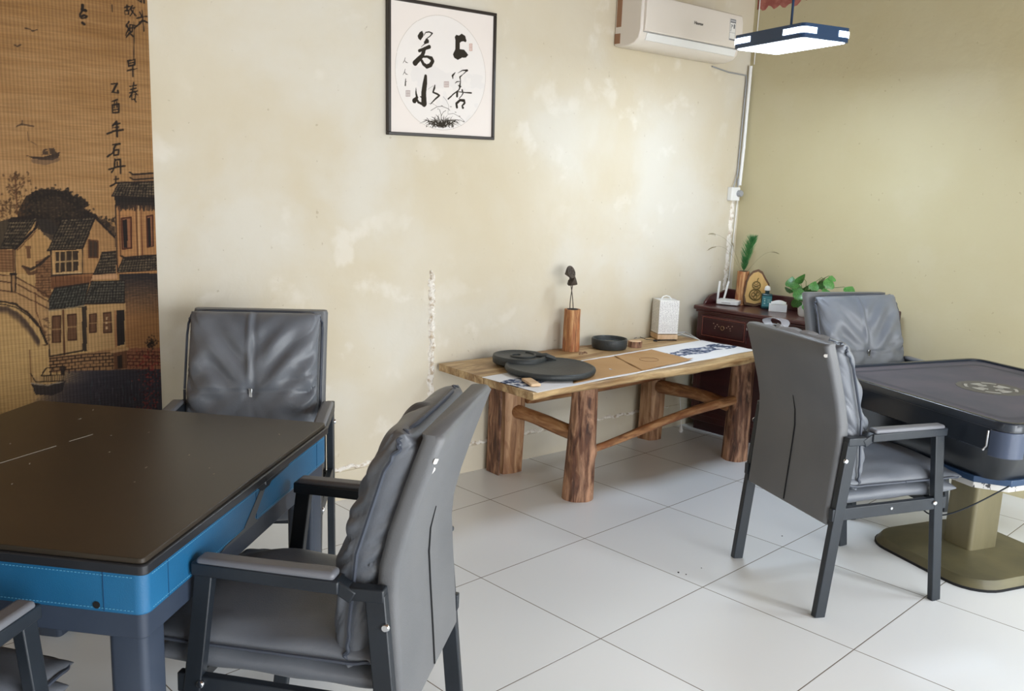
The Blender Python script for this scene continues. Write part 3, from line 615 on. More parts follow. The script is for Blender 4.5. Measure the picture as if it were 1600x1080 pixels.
def build_chair():
    root = thing('armchair', 'x', 'armchair')
    root['label'] = 'grey leather armchair seen from behind, drawn up to the dark round-cornered game table'
    wf = .262
    for sx in (-1, 1):
        x = sx*wf
        MB().bar((x, .305, 0), (x, .222, .655), .026, .040).build('leg', 'black', root, bevel=.003)
        MB().bar((x, -.222, 0), (x, -.160, .652), .026, .044).build('leg', 'black', root, bevel=.003)
        b = MB().bar((x, -.181, .652), (x, -.10, .650), .030, .030).bar((x, -.115, .642), (x, -.07, .668), .034, .030).bar((x, -.085, .663), (x, .245, .668), .046, .030)
        rail = b.build('arm_rail', 'black', root, bevel=.004)
        MB().box((x-.021, -.075, .675), (x+.021, .235, .694)).build('arm_pad', 'pad', rail, bevel=.009, seg=3)
        MB().bar((x, -.215, .385), (x, .292, .392), .022, .046).build('seat_rail', 'black', root, bevel=.003)
        for (y, z) in ((-.185, .585), (.235, .396)):
            MB().lathe([(.0095, 0), (.0095, .003), (.007, .006), (.003, .0065)], 16).build('bolt', 'chrome', root, loc=(x+sx*.0125, y, z), rot=(0, sx*PI/2, 0))
        MB().lathe([(.006, 0), (.005, .004)], 12).build('bolt', 'chrome', root, loc=(x+sx*.0105, .04, .392), rot=(0, sx*PI/2, 0))
    MB().bar((-wf, .27, .382), (wf, .27, .382), .03, .03, (0, 1, 0)).build('stretcher', 'black', root, bevel=.003)
    MB().bar((-wf, -.16, .382), (wf, -.16, .382), .03, .03, (0, 1, 0)).build('stretcher', 'black', root, bevel=.003)
    # back board: bent side profile, thick upholstered edge
    prof = [(-.219, .345), (-.212, .45), (-.204, .56), (-.199, .64), (-.203, .70), (-.221, .775), (-.248, .86), (-.272, .93), (-.292, .985)]
    rows = []; hw = .243; n = len(prof); th = .048
    outl = []
    for k in range(16):
        a = 2*PI*k/16
    sec = []
    r_ = .017
    for cx, cy, a0 in ((hw-r_, th-r_, 0), (-hw+r_, th-r_, 90), (-hw+r_, r_, 180), (hw-r_, r_, 270)):
        for k in range(5): a = math.radians(a0+90*k/4); sec.append((cx+r_*math.cos(a), cy+r_*math.sin(a)))
    vs = []; fs = []; m = len(sec)
    full = [(prof[0][0]+.012, prof[0][1]-.010, .86)]+[(p[0], p[1], 1) for p in prof]+[(prof[-1][0]-.003+.008, prof[-1][1]+.010, .90)]
    for (y, z, k) in full:
        for (sx_, sy_) in sec: vs.append((sx_*(1 if k == 1 else .985), y+(sy_-(th/2))*k+th/2, z))
    N_ = len(full)
    for j in range(N_-1):
        for i in range(m): fs.append((j*m+i, j*m+(i+1) % m, (j+1)*m+(i+1) % m, (j+1)*m+i))
    fs += [tuple(range(m-1, -1, -1)), tuple(range((N_-1)*m, N_*m))]
    back = MB().add(vs, fs).build('backrest', 'leather_back', root, ang=60)
    slit = [(.002, -.2195, .352), (.002, -.2125, .45), (.001, -.2045, .56), (0, -.1998, .64), (-.003, -.2035, .70), (-.006, -.217, .755)]
    MB().tube([(x, y-.0003, z) for x, y, z in slit], [.0026, .003, .003, .003, .0025, .001], 6).build('seam_slit', 'slit', back)
    # back cushion
    def path(t):
        z0, z1 = .455, .990; z = z0+(z1-z0)*t
        y = -.088-.14*max(0, (z-.62))**1.35/(.39**1.35)*.9; s = -.14*.9*1.35*max(0, z-.62)**.35/(.39**1.35); l = math.hypot(1, s); return y, z, 1/l, -s/l
    def wr(u, v, side):
        h = 0
        dx, dy = u, v-(-.02); r = math.hypot(dx, dy*1.0); a = math.atan2(dy, dx)
        if side == 1:
            h -= .016*math.exp(-(r/.10)**2)
            rad = math.exp(-((r-.55)/.38)**2)
            h += .0022*math.sin(9*a+2.2*r+.6*math.sin(3*a))*rad*(.45+.55*abs(math.cos(a)))
            # folds hanging from the upper corners towards the button
            for sx in (-1, 1):
                q = (sx*u*.75+v*.55); p_ = (sx*u*.55-v*.8)
                h += .0085*math.sin(20*p_+3*q+sx)*math.exp(-((q-.55)/.35)**2)*math.exp(-((p_+.05)/.5)**2)
                q2 = (sx*u*.85-v*.4); p2 = (sx*u*.4+v*.85)
                h += .0060*math.sin(17*p2+2*q2+sx*2)*math.exp(-((q2-.72)/.33)**2)
            h -= .005*math.exp(-((v+.02)/.014)**2)*(1 if abs(u) > .06 else .3)
            h += .010*math.exp(-((u-.03-.04*v)/.035)**2)*(1/(1+math.exp(-(v-.1)*14)))-.007*math.exp(-((u+.05-.04*v)/.03)**2)*(1/(1+math.exp(-(v-.1)*14)))
            h -= .005*(math.exp(-((u-.085)/.010)**2)+math.exp(-((u+.085)/.010)**2))*(1/(1+math.exp((v+.05)*20)))
        edge = max(0, (abs(u)-.34)/.66); e_ = max(0., 1-abs(u)**5)**.45
        h += edge**1.1*(.013 if side == 1 else .006)*fold(u, v, side, e_)
        h += .003*math.sin(7*u+5*v)*math.cos(6*v-4*u)
        return h
    def fold(u, v, side, e):
        k = 11*(v+(.42*e if side == 1 else -.42*e))+1.5*math.sin(3.1*v+(2 if u > 0 else 0))+(1.7 if u > 0 else 0)
        return (abs(math.sin(k))**.45-.6)*(.75+.4*math.sin(4.3*v+2))
    def fx(u, v, side, e): return .019*fold(u, v, side, e)*min(1, max(0, (abs(u)-.66)/.22))*min(1, .12+e*2.2)
    cu = cushion_sheet(90, 120, .232, path, .056, .076, wr, fx=fx).build('back_cushion', 'leather', root, weld=True, ang=180)
    pts = []
    for k in range(161):
        a = 2*PI*k/160; ca, sa = math.cos(a), math.sin(a); u = math.copysign(abs(ca)**.14, ca); v = math.copysign(abs(sa)**.14, sa)
        y, z, ny, nz = path((v+1)/2); wob = .004*math.sin(11*a)+.003*math.sin(27*a); pts.append((u*.240, y+wob, z+(.003*math.sin(17*a) if abs(v) > .9 else 0)))
    MB().tube(pts, .0048, 6).build('piping', 'piping', cu)
    y, z, ny, nz = path(.49)
    MB().box((-.006, -.002, -.022), (.006, .002, .022)).build('tag', 'chrome', cu, loc=(.0, y+.049, z), rot=(-.05, 0, 0), bevel=.001)
    # seat: lower pad and loose top cushion
    def spath(z, y0, y1, dz=0): return lambda t: (y0+(y1-y0)*t, z+dz*t, 0, 1)
    s0 = cushion_sheet(28, 34, .238, spath(.424, -.165, .372, .004), .036, .034, lambda u, v, s: .0025*math.sin(9*v+3*u)*abs(u), .42).build('seat', 'leather', root, weld=True, ang=180)
    def swr(u, v, s):
        if s < 0: return 0
        return .0040*math.sin(8*v+4*abs(u)+1)*abs(u)**2+.006*math.exp(-((abs(u)-.8)/.12)**2)*math.sin(5*v)+.004*math.sin(3*u+2*v)
    s1 = cushion_sheet(40, 46, .243, spath(.478, -.155, .385, -.004), .042, .022, swr, .48).build('seat_cushion', 'leather', root, weld=True, ang=180)
    pts = []
    for k in range(121):
        a = 2*PI*k/120; ca, sa = math.cos(a), math.sin(a); u = math.copysign(abs(ca)**.14, ca); v = math.copysign(abs(sa)**.14, sa)
        pts.append((u*.247, -.155+.54*(v+1)/2*1.004, .478-.004*(v+1)/2+.0022*math.sin(9*a)))
    MB().tube(pts, .0042, 6).build('piping', 'piping', s1)
    return root
chair = build_chair()
def place(o, x, y, th): o.location = (x, y, 0); o.rotation_euler = (0, 0, th-PI/2)
place(chair, -1.723, -1.813, -.359)
chairs = [chair]
for (x, y, th, lab) in ((-3.808, -1.759, 2.273, 'foreground grey leather armchair with worn white corner spot, facing the blue-sided table'),
                        (-3.565, -.632, -2.158, 'grey leather armchair with its back to the cream wall, beside the brown mural'),
                        (-.66, -1.357, -1.977, 'grey leather armchair in front of the red wood sideboard, facing the camera'),
                        (-4.844, -1.722, .72, 'grey leather armchair cut off by the bottom left corner, only arm and seat edge showing')):
    c = copy_tree(chair); place(c, x, y, th); c['label'] = lab; chairs.append(c)
for c in chairs: c['group'] = 'grey leather armchairs round the two game tables'
# worn white spots on backrest corners
M['worn'] = mat('worn_cloth', (232, 228, 222), .9)
def worn(ch, spots):
    bk = [o for o in COL.objects if o.parent == ch and o.name.startswith('backrest')][0]
    for (x, y, z, r) in spots:
        b = MB(); n = 9
        pts = [(r*random.uniform(.6, 1.2)*math.cos(2*PI*k/n), r*random.uniform(.6, 1.2)*math.sin(2*PI*k/n)) for k in range(n)]
        b.prism(pts, 0, .0012).build('worn_spot', 'worn', bk, loc=(x, y, z), rot=(PI/2+.3, 0, 0 if abs(x) < .23 else (-.6 if x < 0 else .6)))
worn(chairs[1], [(-.236, -.2735, .940, .008), (-.231, -.264, .918, .010)])
worn(chairs[0], [(.236, -.283, .955, .008), (-.236, -.285, .965, .005)])
# clear plastic wrap left on top of the chair seen from behind
M['film'] = mat('clear_film', (205, 210, 220), .12, spec=.6); M['film'].node_tree.nodes['Principled BSDF'].inputs['Alpha'].default_value = .45
pts = [(-.12+.06*math.cos(a)*(.8), -.24+.015*math.sin(2*a), 1.0+.028*math.sin(a)) for a in np.linspace(-.4, PI+.5, 24)]
rows = [[(x, y-.018, z), (x, y, z+.003), (x, y+.02, z)] for x, y, z in pts]
MB().grid(rows).build('plastic_wrap', 'film', chairs[0])
rows = [[(x, -.262+.045*k/5+.003*math.sin(40*x+k), .990+.012*math.sin(22*x+2*k)*(1 if 0 < k < 5 else .3)+.012*math.sin(PI*k/5)) for k in range(6)] for x in np.linspace(-.10, .2, 40)]
MB().grid(rows).build('plastic_wrap', 'film', chairs[0])

# ================================================================== LEFT TABLE (blue leather sides)
def build_left_table():
    R, N, BL = np.array((-3.536, -1.175)), np.array((-4.301, -1.849)), np.array((-4.206, -.483))
    u = (R-N)/np.linalg.norm(R-N); c = (N+BL)/2; hx = .512; hy = .484; th = math.atan2(u[1], u[0])+.012
    root = thing('game_table', 'square game table with a dark brown board top and blue leather sides', 'table', (c[0], c[1], 0), th)
    ct, st = math.cos(th), math.sin(th)
    def loc(p): return ((p[0]-c[0])*ct+(p[1]-c[1])*st, -(p[0]-c[0])*st+(p[1]-c[1])*ct)
    MB().prism(rrect(hx-.008, hy-.008, .012, 4), .748, .760).build('tabletop', 'board', root, bevel=.002)
    MB().prism(rrect(hx, hy, .016, 6), .727, .7485).build('rim', mat('black_rim', (40, 42, 46), .3), root, bevel=.003)
    MB().prism(rrect(hx-.006, hy-.006, .024, 8), .640, .729).build('side_panel', 'blue', root, bevel=.004)
    MB().prism(rrect(hx-.014, hy-.014, .018, 6), .585, .642).build('base_frame', 'darkframe', root, bevel=.003)
    # stitching and seams
    b = MB(); s = MB(); r = .004
    for z in (.7195, .6495):
        for sgn in (-1, 1):
            x = -hx+.032
            while x < hx-.036: b.box((x, sgn*(hy-.006)-.0012, z-.0007), (x+.0042, sgn*(hy-.006)+.0012, z+.0007)); x += .0078
            y = -hy+.032
            while y < hy-.036: b.box((sgn*(hx-.006)-.0012, y, z-.0007), (sgn*(hx-.006)+.0012, y+.0042, z+.0007)); y += .0078
    b.build('stitching', 'stitch', root, smooth=False)
    for sgn in (-1, 1):
        for q in (-.42, 0, .42):
            MB().box((q-.0008, sgn*(hy-.006)-.001, .644), (q+.0008, sgn*(hy-.006)+.001, .725)).build('seam', 'seamline', root, smooth=False)
            MB().box((sgn*(hx-.006)-.001, q*.93-.0008, .644), (sgn*(hx-.006)+.001, q*.93+.0008, .725)).build('seam', 'seamline', root, smooth=False)
    for sx in (-1, 1):
        for sy in (-1, 1):
            cx, cy = sx*(hx-.058), sy*(hy-.058)
            MB().prism([(cx+x, cy+y) for x, y in rrect(.041, .041, .016, 5)], 0, .59).build('leg', 'darkframe', root, bevel=.002)
            MB().add([(cx-sx*.046, cy, .588), (cx-sx*.12, cy, .588), (cx-sx*.046, cy, .51), (cx-sx*.046, cy-sy*.02, .588), (cx-sx*.12, cy-sy*.02, .588), (cx-sx*.046, cy-sy*.02, .51)],
                     [(0, 1, 2), (5, 4, 3), (0, 3, 4, 1), (1, 4, 5, 2), (2, 5, 3, 0)]).build('brace', 'darkframe', root, smooth=False)
    # diagonal grey drawer gap on the side towards the front chair
    y = -(hy-.006)
    def side(px, z):
        q = atZ(px, z); return loc(q[:2])[0]
    xa, xa2, xb, xb2, xc = side((404, 759), .722), side((419, 753), .722), side((387, 824), .650), side((402, 815), .646), side((350, 860), .646); xd, xe = side((452, 724), .726), side((396, 764), .726)
    def plate(pts, mm, nm, d=.002):
        n = len(pts); vs = [(x, y-d, z) for x, z in pts]+[(x, y+.001, z) for x, z in pts]
        MB().add(vs, [tuple(range(n)), tuple(range(2*n-1, n-1, -1))]+[(i, n+i, n+(i+1) % n, (i+1) % n) for i in range(n)]).build(nm, mm, root, smooth=False)
    M['gap'] = mat('grey_gap_strip', (82, 86, 90), .4)
    plate([(xa, .722), (xa2, .722), (xb2, .655), (xb2+.02, .640), (xc, .640), (xc+.02, .646), (xb-.01, .650), (xb+.002, .658)], 'gap', 'gap_strip')
    plate([(xe, .730), (xd, .730), (xd-.012, .7225), (xa2+.02, .7185), (xa2+.006, .711), (xa-.004, .711)], 'black', 'gap_handle', .004)
    MB().box((xa+.01, y-.006, .720), (xa+.018, y, .742)).build('latch', 'chrome', root, bevel=.002)
    # screw hole on the front side
    q = atZ((150, 946), .655); ly = loc(q[:2])[1]
    MB().lathe([(.0075, 0), (.0075, .0015)], 18).build('screw_hole', 'slit', root, loc=(-(hx-.0055), ly, .655), rot=(0, -PI/2, 0))
    MB().box((.06, -.2, .53), (.3, .2, .585)).build('drawer_box', 'black', root, bevel=.004)
    # scratches on the board
    M['scratch'] = mat('pale_scratch', (150, 142, 128), .8); sb = MB()
    for a, e in (((0, 724), (88, 697)), ((108, 690), (145, 679))):
        p, q = atZ(a, .7602), atZ(e, .7602); sb.bar((*loc(p[:2]), .7602), (*loc(q[:2]), .7602), .0022, .0006, (0, 0, 1))
    for _ in range(14):
        x, y_ = random.uniform(-.4, .45), random.uniform(-.42, .3); a = random.uniform(-.3, .6); l = random.uniform(.003, .012); sb.bar((x, y_, .7603), (x+l*math.cos(a), y_+l*math.sin(a), .7603), .0006, .003, (0, 0, 1))
    sb.build('scratches', 'scratch', root, smooth=False)
build_left_table()

# ================================================================== RIGHT TABLE (pedestal game table)
def build_right_table():
    u = np.array((.955, -.297)); v = np.array((-.297, -.955)); s = .49; B = np.array((-.385, -1.735)); c = B-u*s+v*s
    root = thing('mahjong_table', 'dark pedestal mahjong table with rounded chrome-edged corners and a patterned mat', 'table', (c[0], c[1], 0), math.atan2(u[1], u[0]))
    body = mat('gloss_black_plastic', (42, 48, 58), .26, 0, (36, 42, 50), 4); M['tbody'] = body
    # dished rim
    o = rrect(s, s, .065, 8); i = rrect(s-.022, s-.022, .05, 8); n = len(o); z = .745
    b = MB(); vs = [(x, y, .715) for x, y in o]+[(x, y, z-.004) for x, y in o]+[(x*.992, y*.992, z) for x, y in o]+[(x, y, z) for x, y in i]+[(x, y, z-.012) for x, y in i]
    fs = []
    for k in range(4): fs += [(k*n+j, k*n+(j+1) % n, (k+1)*n+(j+1) % n, (k+1)*n+j) for j in range(n)]
    b.add(vs, fs+[tuple(range(n-1, -1, -1))]).build('rim', 'tbody', root, ang=50)
    M['mat_felt'] = mat('purple_grey_felt', (90, 85, 93), .75, 0, (78, 78, 86), 5, bump=.05, bscale=500, spec=.4)
    MB().prism(rrect(s-.021, s-.021, .05, 8), .722, .735).build('playing_mat', 'mat_felt', root, smooth=False)
    M['mat_line'] = mat('mat_border', (62, 62, 72), .7)
    bb = MB(); a, e = s-.085, s-.09
    bo, bi = rrect(a, a, .05, 6), rrect(e-.02, e-.02, .045, 6); nn = len(bo)
    bb.add([(x, y, .7353) for x, y in bo]+[(x, y, .7353) for x, y in bi], [(j, (j+1) % nn, nn+(j+1) % nn, nn+j) for j in range(nn)]).build('mat_border', 'mat_line', root, smooth=False)
    # centre ornament: dark oval with a pale emblem
    MB().lathe([(.13, 0), (.13, .001)], 48).build('centre_disc', mat('olive_disc', (84, 82, 78), .6), root, loc=(0, 0, .735))
    em = MB()
    for k in range(4):
        a0 = k*PI/2
        for r0, r1, w0 in ((.045, .082, .34), (.03, .05, .5)):
            ps = [(r1*math.cos(a0+t), r1*math.sin(a0+t)) for t in np.linspace(-w0, w0, 7)]+[(r0*math.cos(a0+t), r0*math.sin(a0+t)) for t in np.linspace(w0*.8, -w0*.8, 7)]
            em.prism(ps, .7362, .7372)
        ps = [(.10*math.cos(a0+PI/4+t), .10*math.sin(a0+PI/4+t)) for t in np.linspace(-.3, .3, 6)]+[(.088*math.cos(a0+PI/4+t), .088*math.sin(a0+PI/4+t)) for t in np.linspace(.3, -.3, 6)]
        em.prism(ps, .7362, .7372)
    em.build('centre_emblem', mat('pale_emblem', (158, 156, 150), .5), root, smooth=False)
    b = MB(); b.prism(rrect(s-.008, s-.008, .06, 8), .63, .716); b.build('side_panel', 'tbody', root, bevel=.004)
    MB().prism(rrect(s-.006, s-.006, .062, 8), .7125, .7165).build('bright_line', mat('satin_line', (110, 110, 108), .3, .6), root, smooth=False)
    M['corner'] = mat('slate_corner_plastic', (66, 76, 96), .28)
    for k in range(4):
        a0 = k*PI/2; pts = []
        R_ = Matrix.Rotation(a0, 2)
        for t in np.linspace(0, PI/2, 9): pts.append((s-.062+.064*math.cos(t), s-.062+.064*math.sin(t)))
        pts = [(s+.002, s-.078)]+pts+[(s-.078, s+.002), (s-.078, s-.03), (s-.03, s-.078)]
        MB().prism([tuple(R_@Vector(p)) for p in pts], .618, .712).build('corner_block', 'corner', root, bevel=.003)
        for p in ((s+.003, s-.083), (s-.083, s+.003)):
            q = R_@Vector(p); q2 = R_@Vector((p[0]-.0, p[1]-.012) if p[0] > p[1] else (p[0]-.012, p[1]))
            MB().tube([(q.x, q.y, .706), (q.x, q.y, .65), (q2.x, q2.y, .632)], .0035, 8).build('chrome_strip', 'chrome', root)
    # tapered tub below and the tray with patterned ring
    M['base_gold'] = mat('olive_base_plastic', (100, 94, 68), .42, .1, (82, 78, 58), 6, (1, 1, 3), bump=.08, bscale=14)
    def frust(p0, z0, p1, z1, nm, mm):
        n_ = len(p0); MB().add([(x, y, z0) for x, y in p0]+[(x, y, z1) for x, y in p1], [tuple(range(n_-1, -1, -1)), tuple(range(n_, 2*n_))]+[(j, (j+1) % n_, n_+(j+1) % n_, n_+j) for j in range(n_)]).build(nm, mm, root, ang=30)
    frust(rrect(.33, .33, .07, 5), .475, rrect(s-.03, s-.03, .09, 5), .632, 'tub', mat('black_tub', (34, 38, 44), .35))
    def octa(h, ch): return [(h, -h+ch), (h, h-ch), (h-ch, h), (-h+ch, h), (-h, h-ch), (-h, -h+ch), (-h+ch, -h), (h-ch, -h)]
    MB().prism(octa(.345, .09), .452, .477).build('tray', mat('blue_tray', (38, 62, 92), .35), root, bevel=.002)
    MB().prism(octa(.33, .085), .425, .4525).build('patterned_ring', mat('silver_pattern', (206, 204, 200), .4, .2, (60, 60, 62), 60, (1, 1, .5), lo=.60, hi=.64, detail=2), root, bevel=.002)
    M['gold'] = mat('olive_gold_panel', (122, 114, 86), .42, .1, (100, 94, 70), 5, (1, 1, .4), bump=.05, bscale=30)
    MB().prism(rrect(.080, .070, .018, 4), .045, .426).build('column', 'gold', root, bevel=.001)
    p0 = rrect(.302, .302, .14, 7)
    MB().prism(p0, 0, .010).build('foot', 'slit', root)
    frust([(x*.99, y*.99) for x, y in p0], .010, [(x*.93, y*.93) for x, y in p0], .040, 'base_plate', 'base_gold')
    frust([(x*.93, y*.93) for x, y in p0], .040, [(x*.45, y*.42) for x, y in p0], .062, 'base_dome', 'base_gold')
    # loose cable under the table
    MB().tube([(-.30-.14*math.sin(PI*t), .05-.42*t, .47-.17*math.sin(PI*t)) for t in np.linspace(0, 1, 24)], .003, 8).build('cable', 'black', root)
build_right_table()

# ================================================================== LOG TABLE
M['plank'] = wood('planed_pine', (152, 122, 84), (186, 156, 112), (206, 178, 134), 3.4, (1.0, 12, 12), .5, .3, ((120, 90, 56), 1.6, (1, 6, 6)))
M['raw'] = wood('sawn_raw_wood', (130, 92, 64), (166, 126, 92), (192, 154, 118), 5, (8, 8, .8), .6, .5, ((110, 72, 46), 3.0, (3, 3, .9)))
M['bark'] = wood('stripped_bark', (60, 38, 30), (112, 74, 54), (156, 118, 90), 6, (7, 7, 1.1), .65, 1.0, ((160, 122, 96), 4.2, (3, 3, .8)))
M['pole_y'] = wood('peeled_branch_side', (112, 72, 44), (160, 112, 72), (192, 148, 104), 5, (8, 1.4, 8), .55, .7, ((124, 80, 48), 3, (4, 1, 4)))
M['pole'] = wood('peeled_branch', (112, 72, 44), (160, 112, 72), (192, 148, 104), 5, (1.4, 8, 8), .55, .7, ((118, 72, 42), 3, (1, 4, 4)))
def log_mesh(r, h, seed, top=1., lean=(0, 0), rough=.05, n=40, m=30, knot=None):
    rr = np.random.RandomState(seed); ph = rr.rand(8)*6.28; rows = []
    for j in range(m+1):
        t = j/m; row = []
        for k in range(n):
            a = 2*PI*k/n; q = 1+rough*(.5*math.sin(2*a+ph[0]+t)+.35*math.sin(3*a+ph[1]-1.5*t)+.25*math.sin(7*a+ph[2]+2*math.sin(5*t+ph[4]))+.2*math.sin(12*a+ph[3]+3*t)+.3*math.sin(6*t+ph[5]+a))
            if knot: q += knot[2]*math.exp(-((t-knot[1])/.05)**2-(math.sin((a-knot[0])/2)*2/.35)**2)
            R_ = r*(1+(top-1)*t)*q; row.append((R_*math.cos(a)+lean[0]*t, R_*math.sin(a)+lean[1]*t, h*t))
        rows.append(row)
    mb = MB(); vs = [p for row in rows for p in row]
    fs = [(j*n+k, j*n+(k+1) % n, (j+1)*n+(k+1) % n, (j+1)*n+k) for j in range(m) for k in range(n)]+[tuple(range(n-1, -1, -1)), tuple(range(m*n, (m+1)*n))]
    return mb.add(vs, fs)
def branch(p, q, r0, r1, seed, m=26, n=14, bend=.01):
    rr = random.Random(seed); p, q = Vector(p), Vector(q); pts = []; rs = []; s = (q-p).normalized().orthogonal(); ph = rr.random()*6
    for i in range(m+1):
        t = i/m; pts.append(p.lerp(q, t)+s*bend*math.sin(PI*t*1.5+ph)); rs.append((r0+(r1-r0)*t)*(1+.05*math.sin(5*t+ph)+.02*math.sin(13*t+ph*2)+rr.uniform(-.008, .008))*(.8 if i in (0, m) else 1))
    return MB().tube(pts, rs, n)
TZ = .603
def build_log_table():
    root = thing('log_table', 'rustic wooden table with bark log legs against the cream wall', 'table', (-1.45, -.40, 0))
    def W(p): return (p[0]+1.45, p[1]+.40, p[2])
    # top: two wide planks with a wavy live edge in front
    for (ya, yb, nm, sd) in ((-.385, -.028, 'plank', 1), (-.735, -.388, 'plank', 2)):
        rr = random.Random(sd); n = 60; x0, x1 = -2.335, -.585; top = []; rowsf = []
        def fy(x, dz=0): return ya+(.012*math.sin(3.1*x+1)+.007*math.sin(11*x)+.003*math.sin(31*x) if sd == 2 else 0)+(.05*max(0, (x+1.0)/.45)**1.5 if sd == 2 else 0)
        P = []
        for i in range(n+1):
            x = x0+(x1-x0)*i/n; f = fy(x); xs = x+(.0 if 0 < i < n else 0)
            P.append([(xs, f+.012, TZ-.035), (xs, f, TZ-.026), (xs, f+.002, TZ-.006), (xs, f+.008, TZ), (xs, yb, TZ), (xs, yb, TZ-.035)])
        b = MB(); k = 6; vs = [W(p) for row in P for p in row]
        fs = [(i*k+j, (i+1)*k+j, (i+1)*k+(j+1) % k, i*k+(j+1) % k) for i in range(n) for j in range(k)]+[tuple(range(k)), tuple(range(n*k+k-1, n*k-1, -1))]
        b.add(vs, fs).build(nm, 'plank', root, ang=35)
    mb = log_mesh(.074, .568, 3, .80, (.012, -.004), .06, 48, 44, (5.2, .42, .16)); mb.build('leg', 'bark', root, loc=W((-1.905, -.602, 0)))
    mb = log_mesh(.074, .568, 9, .86, (.012, 0), .05, 48, 44); mb.build('leg', 'bark', root, loc=W((-.716, -.640, 0)))
    # split plank legs at the wall
    for x, sd, wd in ((-1.925, 1, .16), (-.815, 2, .14)):
        rr = random.Random(sd); prof = [(-wd/2, .045), (-wd/2+.015, -.03), (-.01, -.052), (wd/2-.03, -.045), (wd/2, 0), (wd/2-.01, .05)]
        b = MB(); rows = []
        for j in range(16):
            t = j/15; rows.append([(px_*(1+.05*math.sin(7*t+k+sd)), py_*(1+.08*math.sin(5*t+2*k)), .568*t) for k, (px_, py_) in enumerate(prof)])
        k = len(prof); vs = [p for r_ in rows for p in r_]; fs = [(j*k+i, j*k+(i+1) % k, (j+1)*k+(i+1) % k, (j+1)*k+i) for j in range(15) for i in range(k)]+[tuple(range(k-1, -1, -1)), tuple(range(15*k, 16*k))]
        b.add(vs, fs).build('leg', 'raw', root, loc=W((x, -.105, 0)), ang=30)
        # bark strip on the left edge
    MB().box((-.012, -.05, 0), (.0, .05, .568)).build('bark_strip', 'bark', root, loc=W((-2.016, -.09, 0)), bevel=.003)
    branch(W((-1.87, -.165, .385)), W((-.80, -.165, .415)), .028, .030, 4, bend=.006).build('stretcher', 'pole', root)
    branch(W((-1.93, -.14, .33)), W((-1.90, -.60, .315)), .036, .034, 5, bend=.004).build('stretcher', 'pole_y', root)
    branch(W((-1.90, -.62, .245)), W((-.73, -.645, .350)), .018, .026, 6, bend=.010).build('stretcher', 'pole', root)
    branch(W((-.82, -.14, .34)), W((-.74, -.62, .30)), .040, .034, 7, bend=.008).build('stretcher', 'pole_y', root)
    for x in (-1.9, -.76):
        MB().box((-.045, -.31, -.018), (.045, .29, 0)).build('cross_batten', 'raw', root, loc=W((x-.02, -.38, TZ-.0425)), bevel=.003) if False else None
    return root
build_log_table()

# ---- things on the log table
def runner():
    # long white table runner with an indigo lotus band down its middle
    L = 1.78; Wd = .36; cv = Canvas(0, L, 0, Wd, .0028, (226, 226, 228)); nz = cv.noise(.035, 5); nz2 = cv.noise(.014, 8)
    v = cv.V*cv.res; u = cv.U*cv.res
    band = np.clip((.062+.014*np.sin(u*23)-abs(v-.185))/.004, 0, 1); m = band*np.clip((nz-.34)*14, 0, 1)*np.clip(.65+(nz2-.42)*8, .35, 1)
    cv._mix(np.s_[:, :], m*.92, (38, 52, 82)); m2 = band*np.clip((nz-.40)*14, 0, 1)*np.clip((cv.noise(.02, 15)-.57)*14, 0, 1); cv._mix(np.s_[:, :], m2*.7, (120, 130, 158))
    M['runner'] = paintmat('printed_cotton', .85)
    p0 = Vector((-2.345, -.385)); p1 = Vector((-.595, -.255)); d = (p1-p0); ln = d.length; d.normalize(); nrm = Vector((d.y, -d.x))
    def f(U, V):
        x = p0.x+d.x*U*ln/L+nrm.x*V; y = p0.y+d.y*U*ln/L+nrm.y*V; z = np.full_like(U, TZ+.0022)+.0012*np.sin(U*17)*np.sin(V*20)
        z += np.where(V > Wd-.01, -.0008, 0)
        return np.stack([x, y, z], 1)
    o = painted_sheet('table_runner', cv, np.linspace(0, L, 640), np.linspace(0, Wd, 130), f, 'runner')
    s = o.modifiers.new('thick', 'SOLIDIFY'); s.thickness = .0012; s.offset = -1
    tag(o, 'long white table runner with an indigo flower band on the log table', 'table runner')
runner()
M['kraft'] = mat('kraft_paper', (176, 138, 92), .8, 0, (168, 128, 82), 4, bump=.06, bscale=200)
def kraft():
    q = [atZ(p, TZ+.006) for p in ((944, 591), (918, 562), (965, 557), (1018, 546), (1085, 560), (1068, 573))]
    root = thing('paper_mat', 'brown kraft paper mat with a drawn circle, lying over the white runner', 'paper mat', (q[0][0], q[0][1], TZ+.0045))
    o = Vector(q[0])
    def sheet(cs, nm, z):
        c0, c1, c2, c3 = [Vector(c)-o for c in cs]; n = 24; rows = []
        for j in range(n+1):
            t = j/n; rows.append([c0.lerp(c3, t).lerp(c1.lerp(c2, t), i/n)*1 for i in range(n+1)])
        rows = [[(p.x, p.y, z+.0015*math.sin(9*i/n+5*j/n)**2+(.010*max(0, 1-math.hypot((i-n)/3, j/3)) if nm else 0)) for i, p in enumerate(r_)] for j, r_ in enumerate(rows)]
        ob = MB().grid(rows).build('sheet', 'kraft', root, ang=180); m_ = ob.modifiers.new('t', 'SOLIDIFY'); m_.thickness = .0006
    sheet([atZ(p, TZ+.005) for p in ((896, 599), (1033, 574), (964, 556), (892, 567))], 1, .0)
    sheet([atZ(p, TZ+.005) for p in ((1003, 579.5), (1083, 563), (1018, 547), (960, 557))], 1, .0028)
    c = Vector(atZ((1014, 562), TZ+.01))-o; pts = [(c.x+.052*math.cos(a), c.y+.052*math.sin(a)*.9, .0062) for a in np.linspace(0, 2*PI, 40)]
    MB().tube(pts, .0008, 5).build('drawn_circle', mat('ink_brown', (120, 78, 44), .8), root)
kraft()
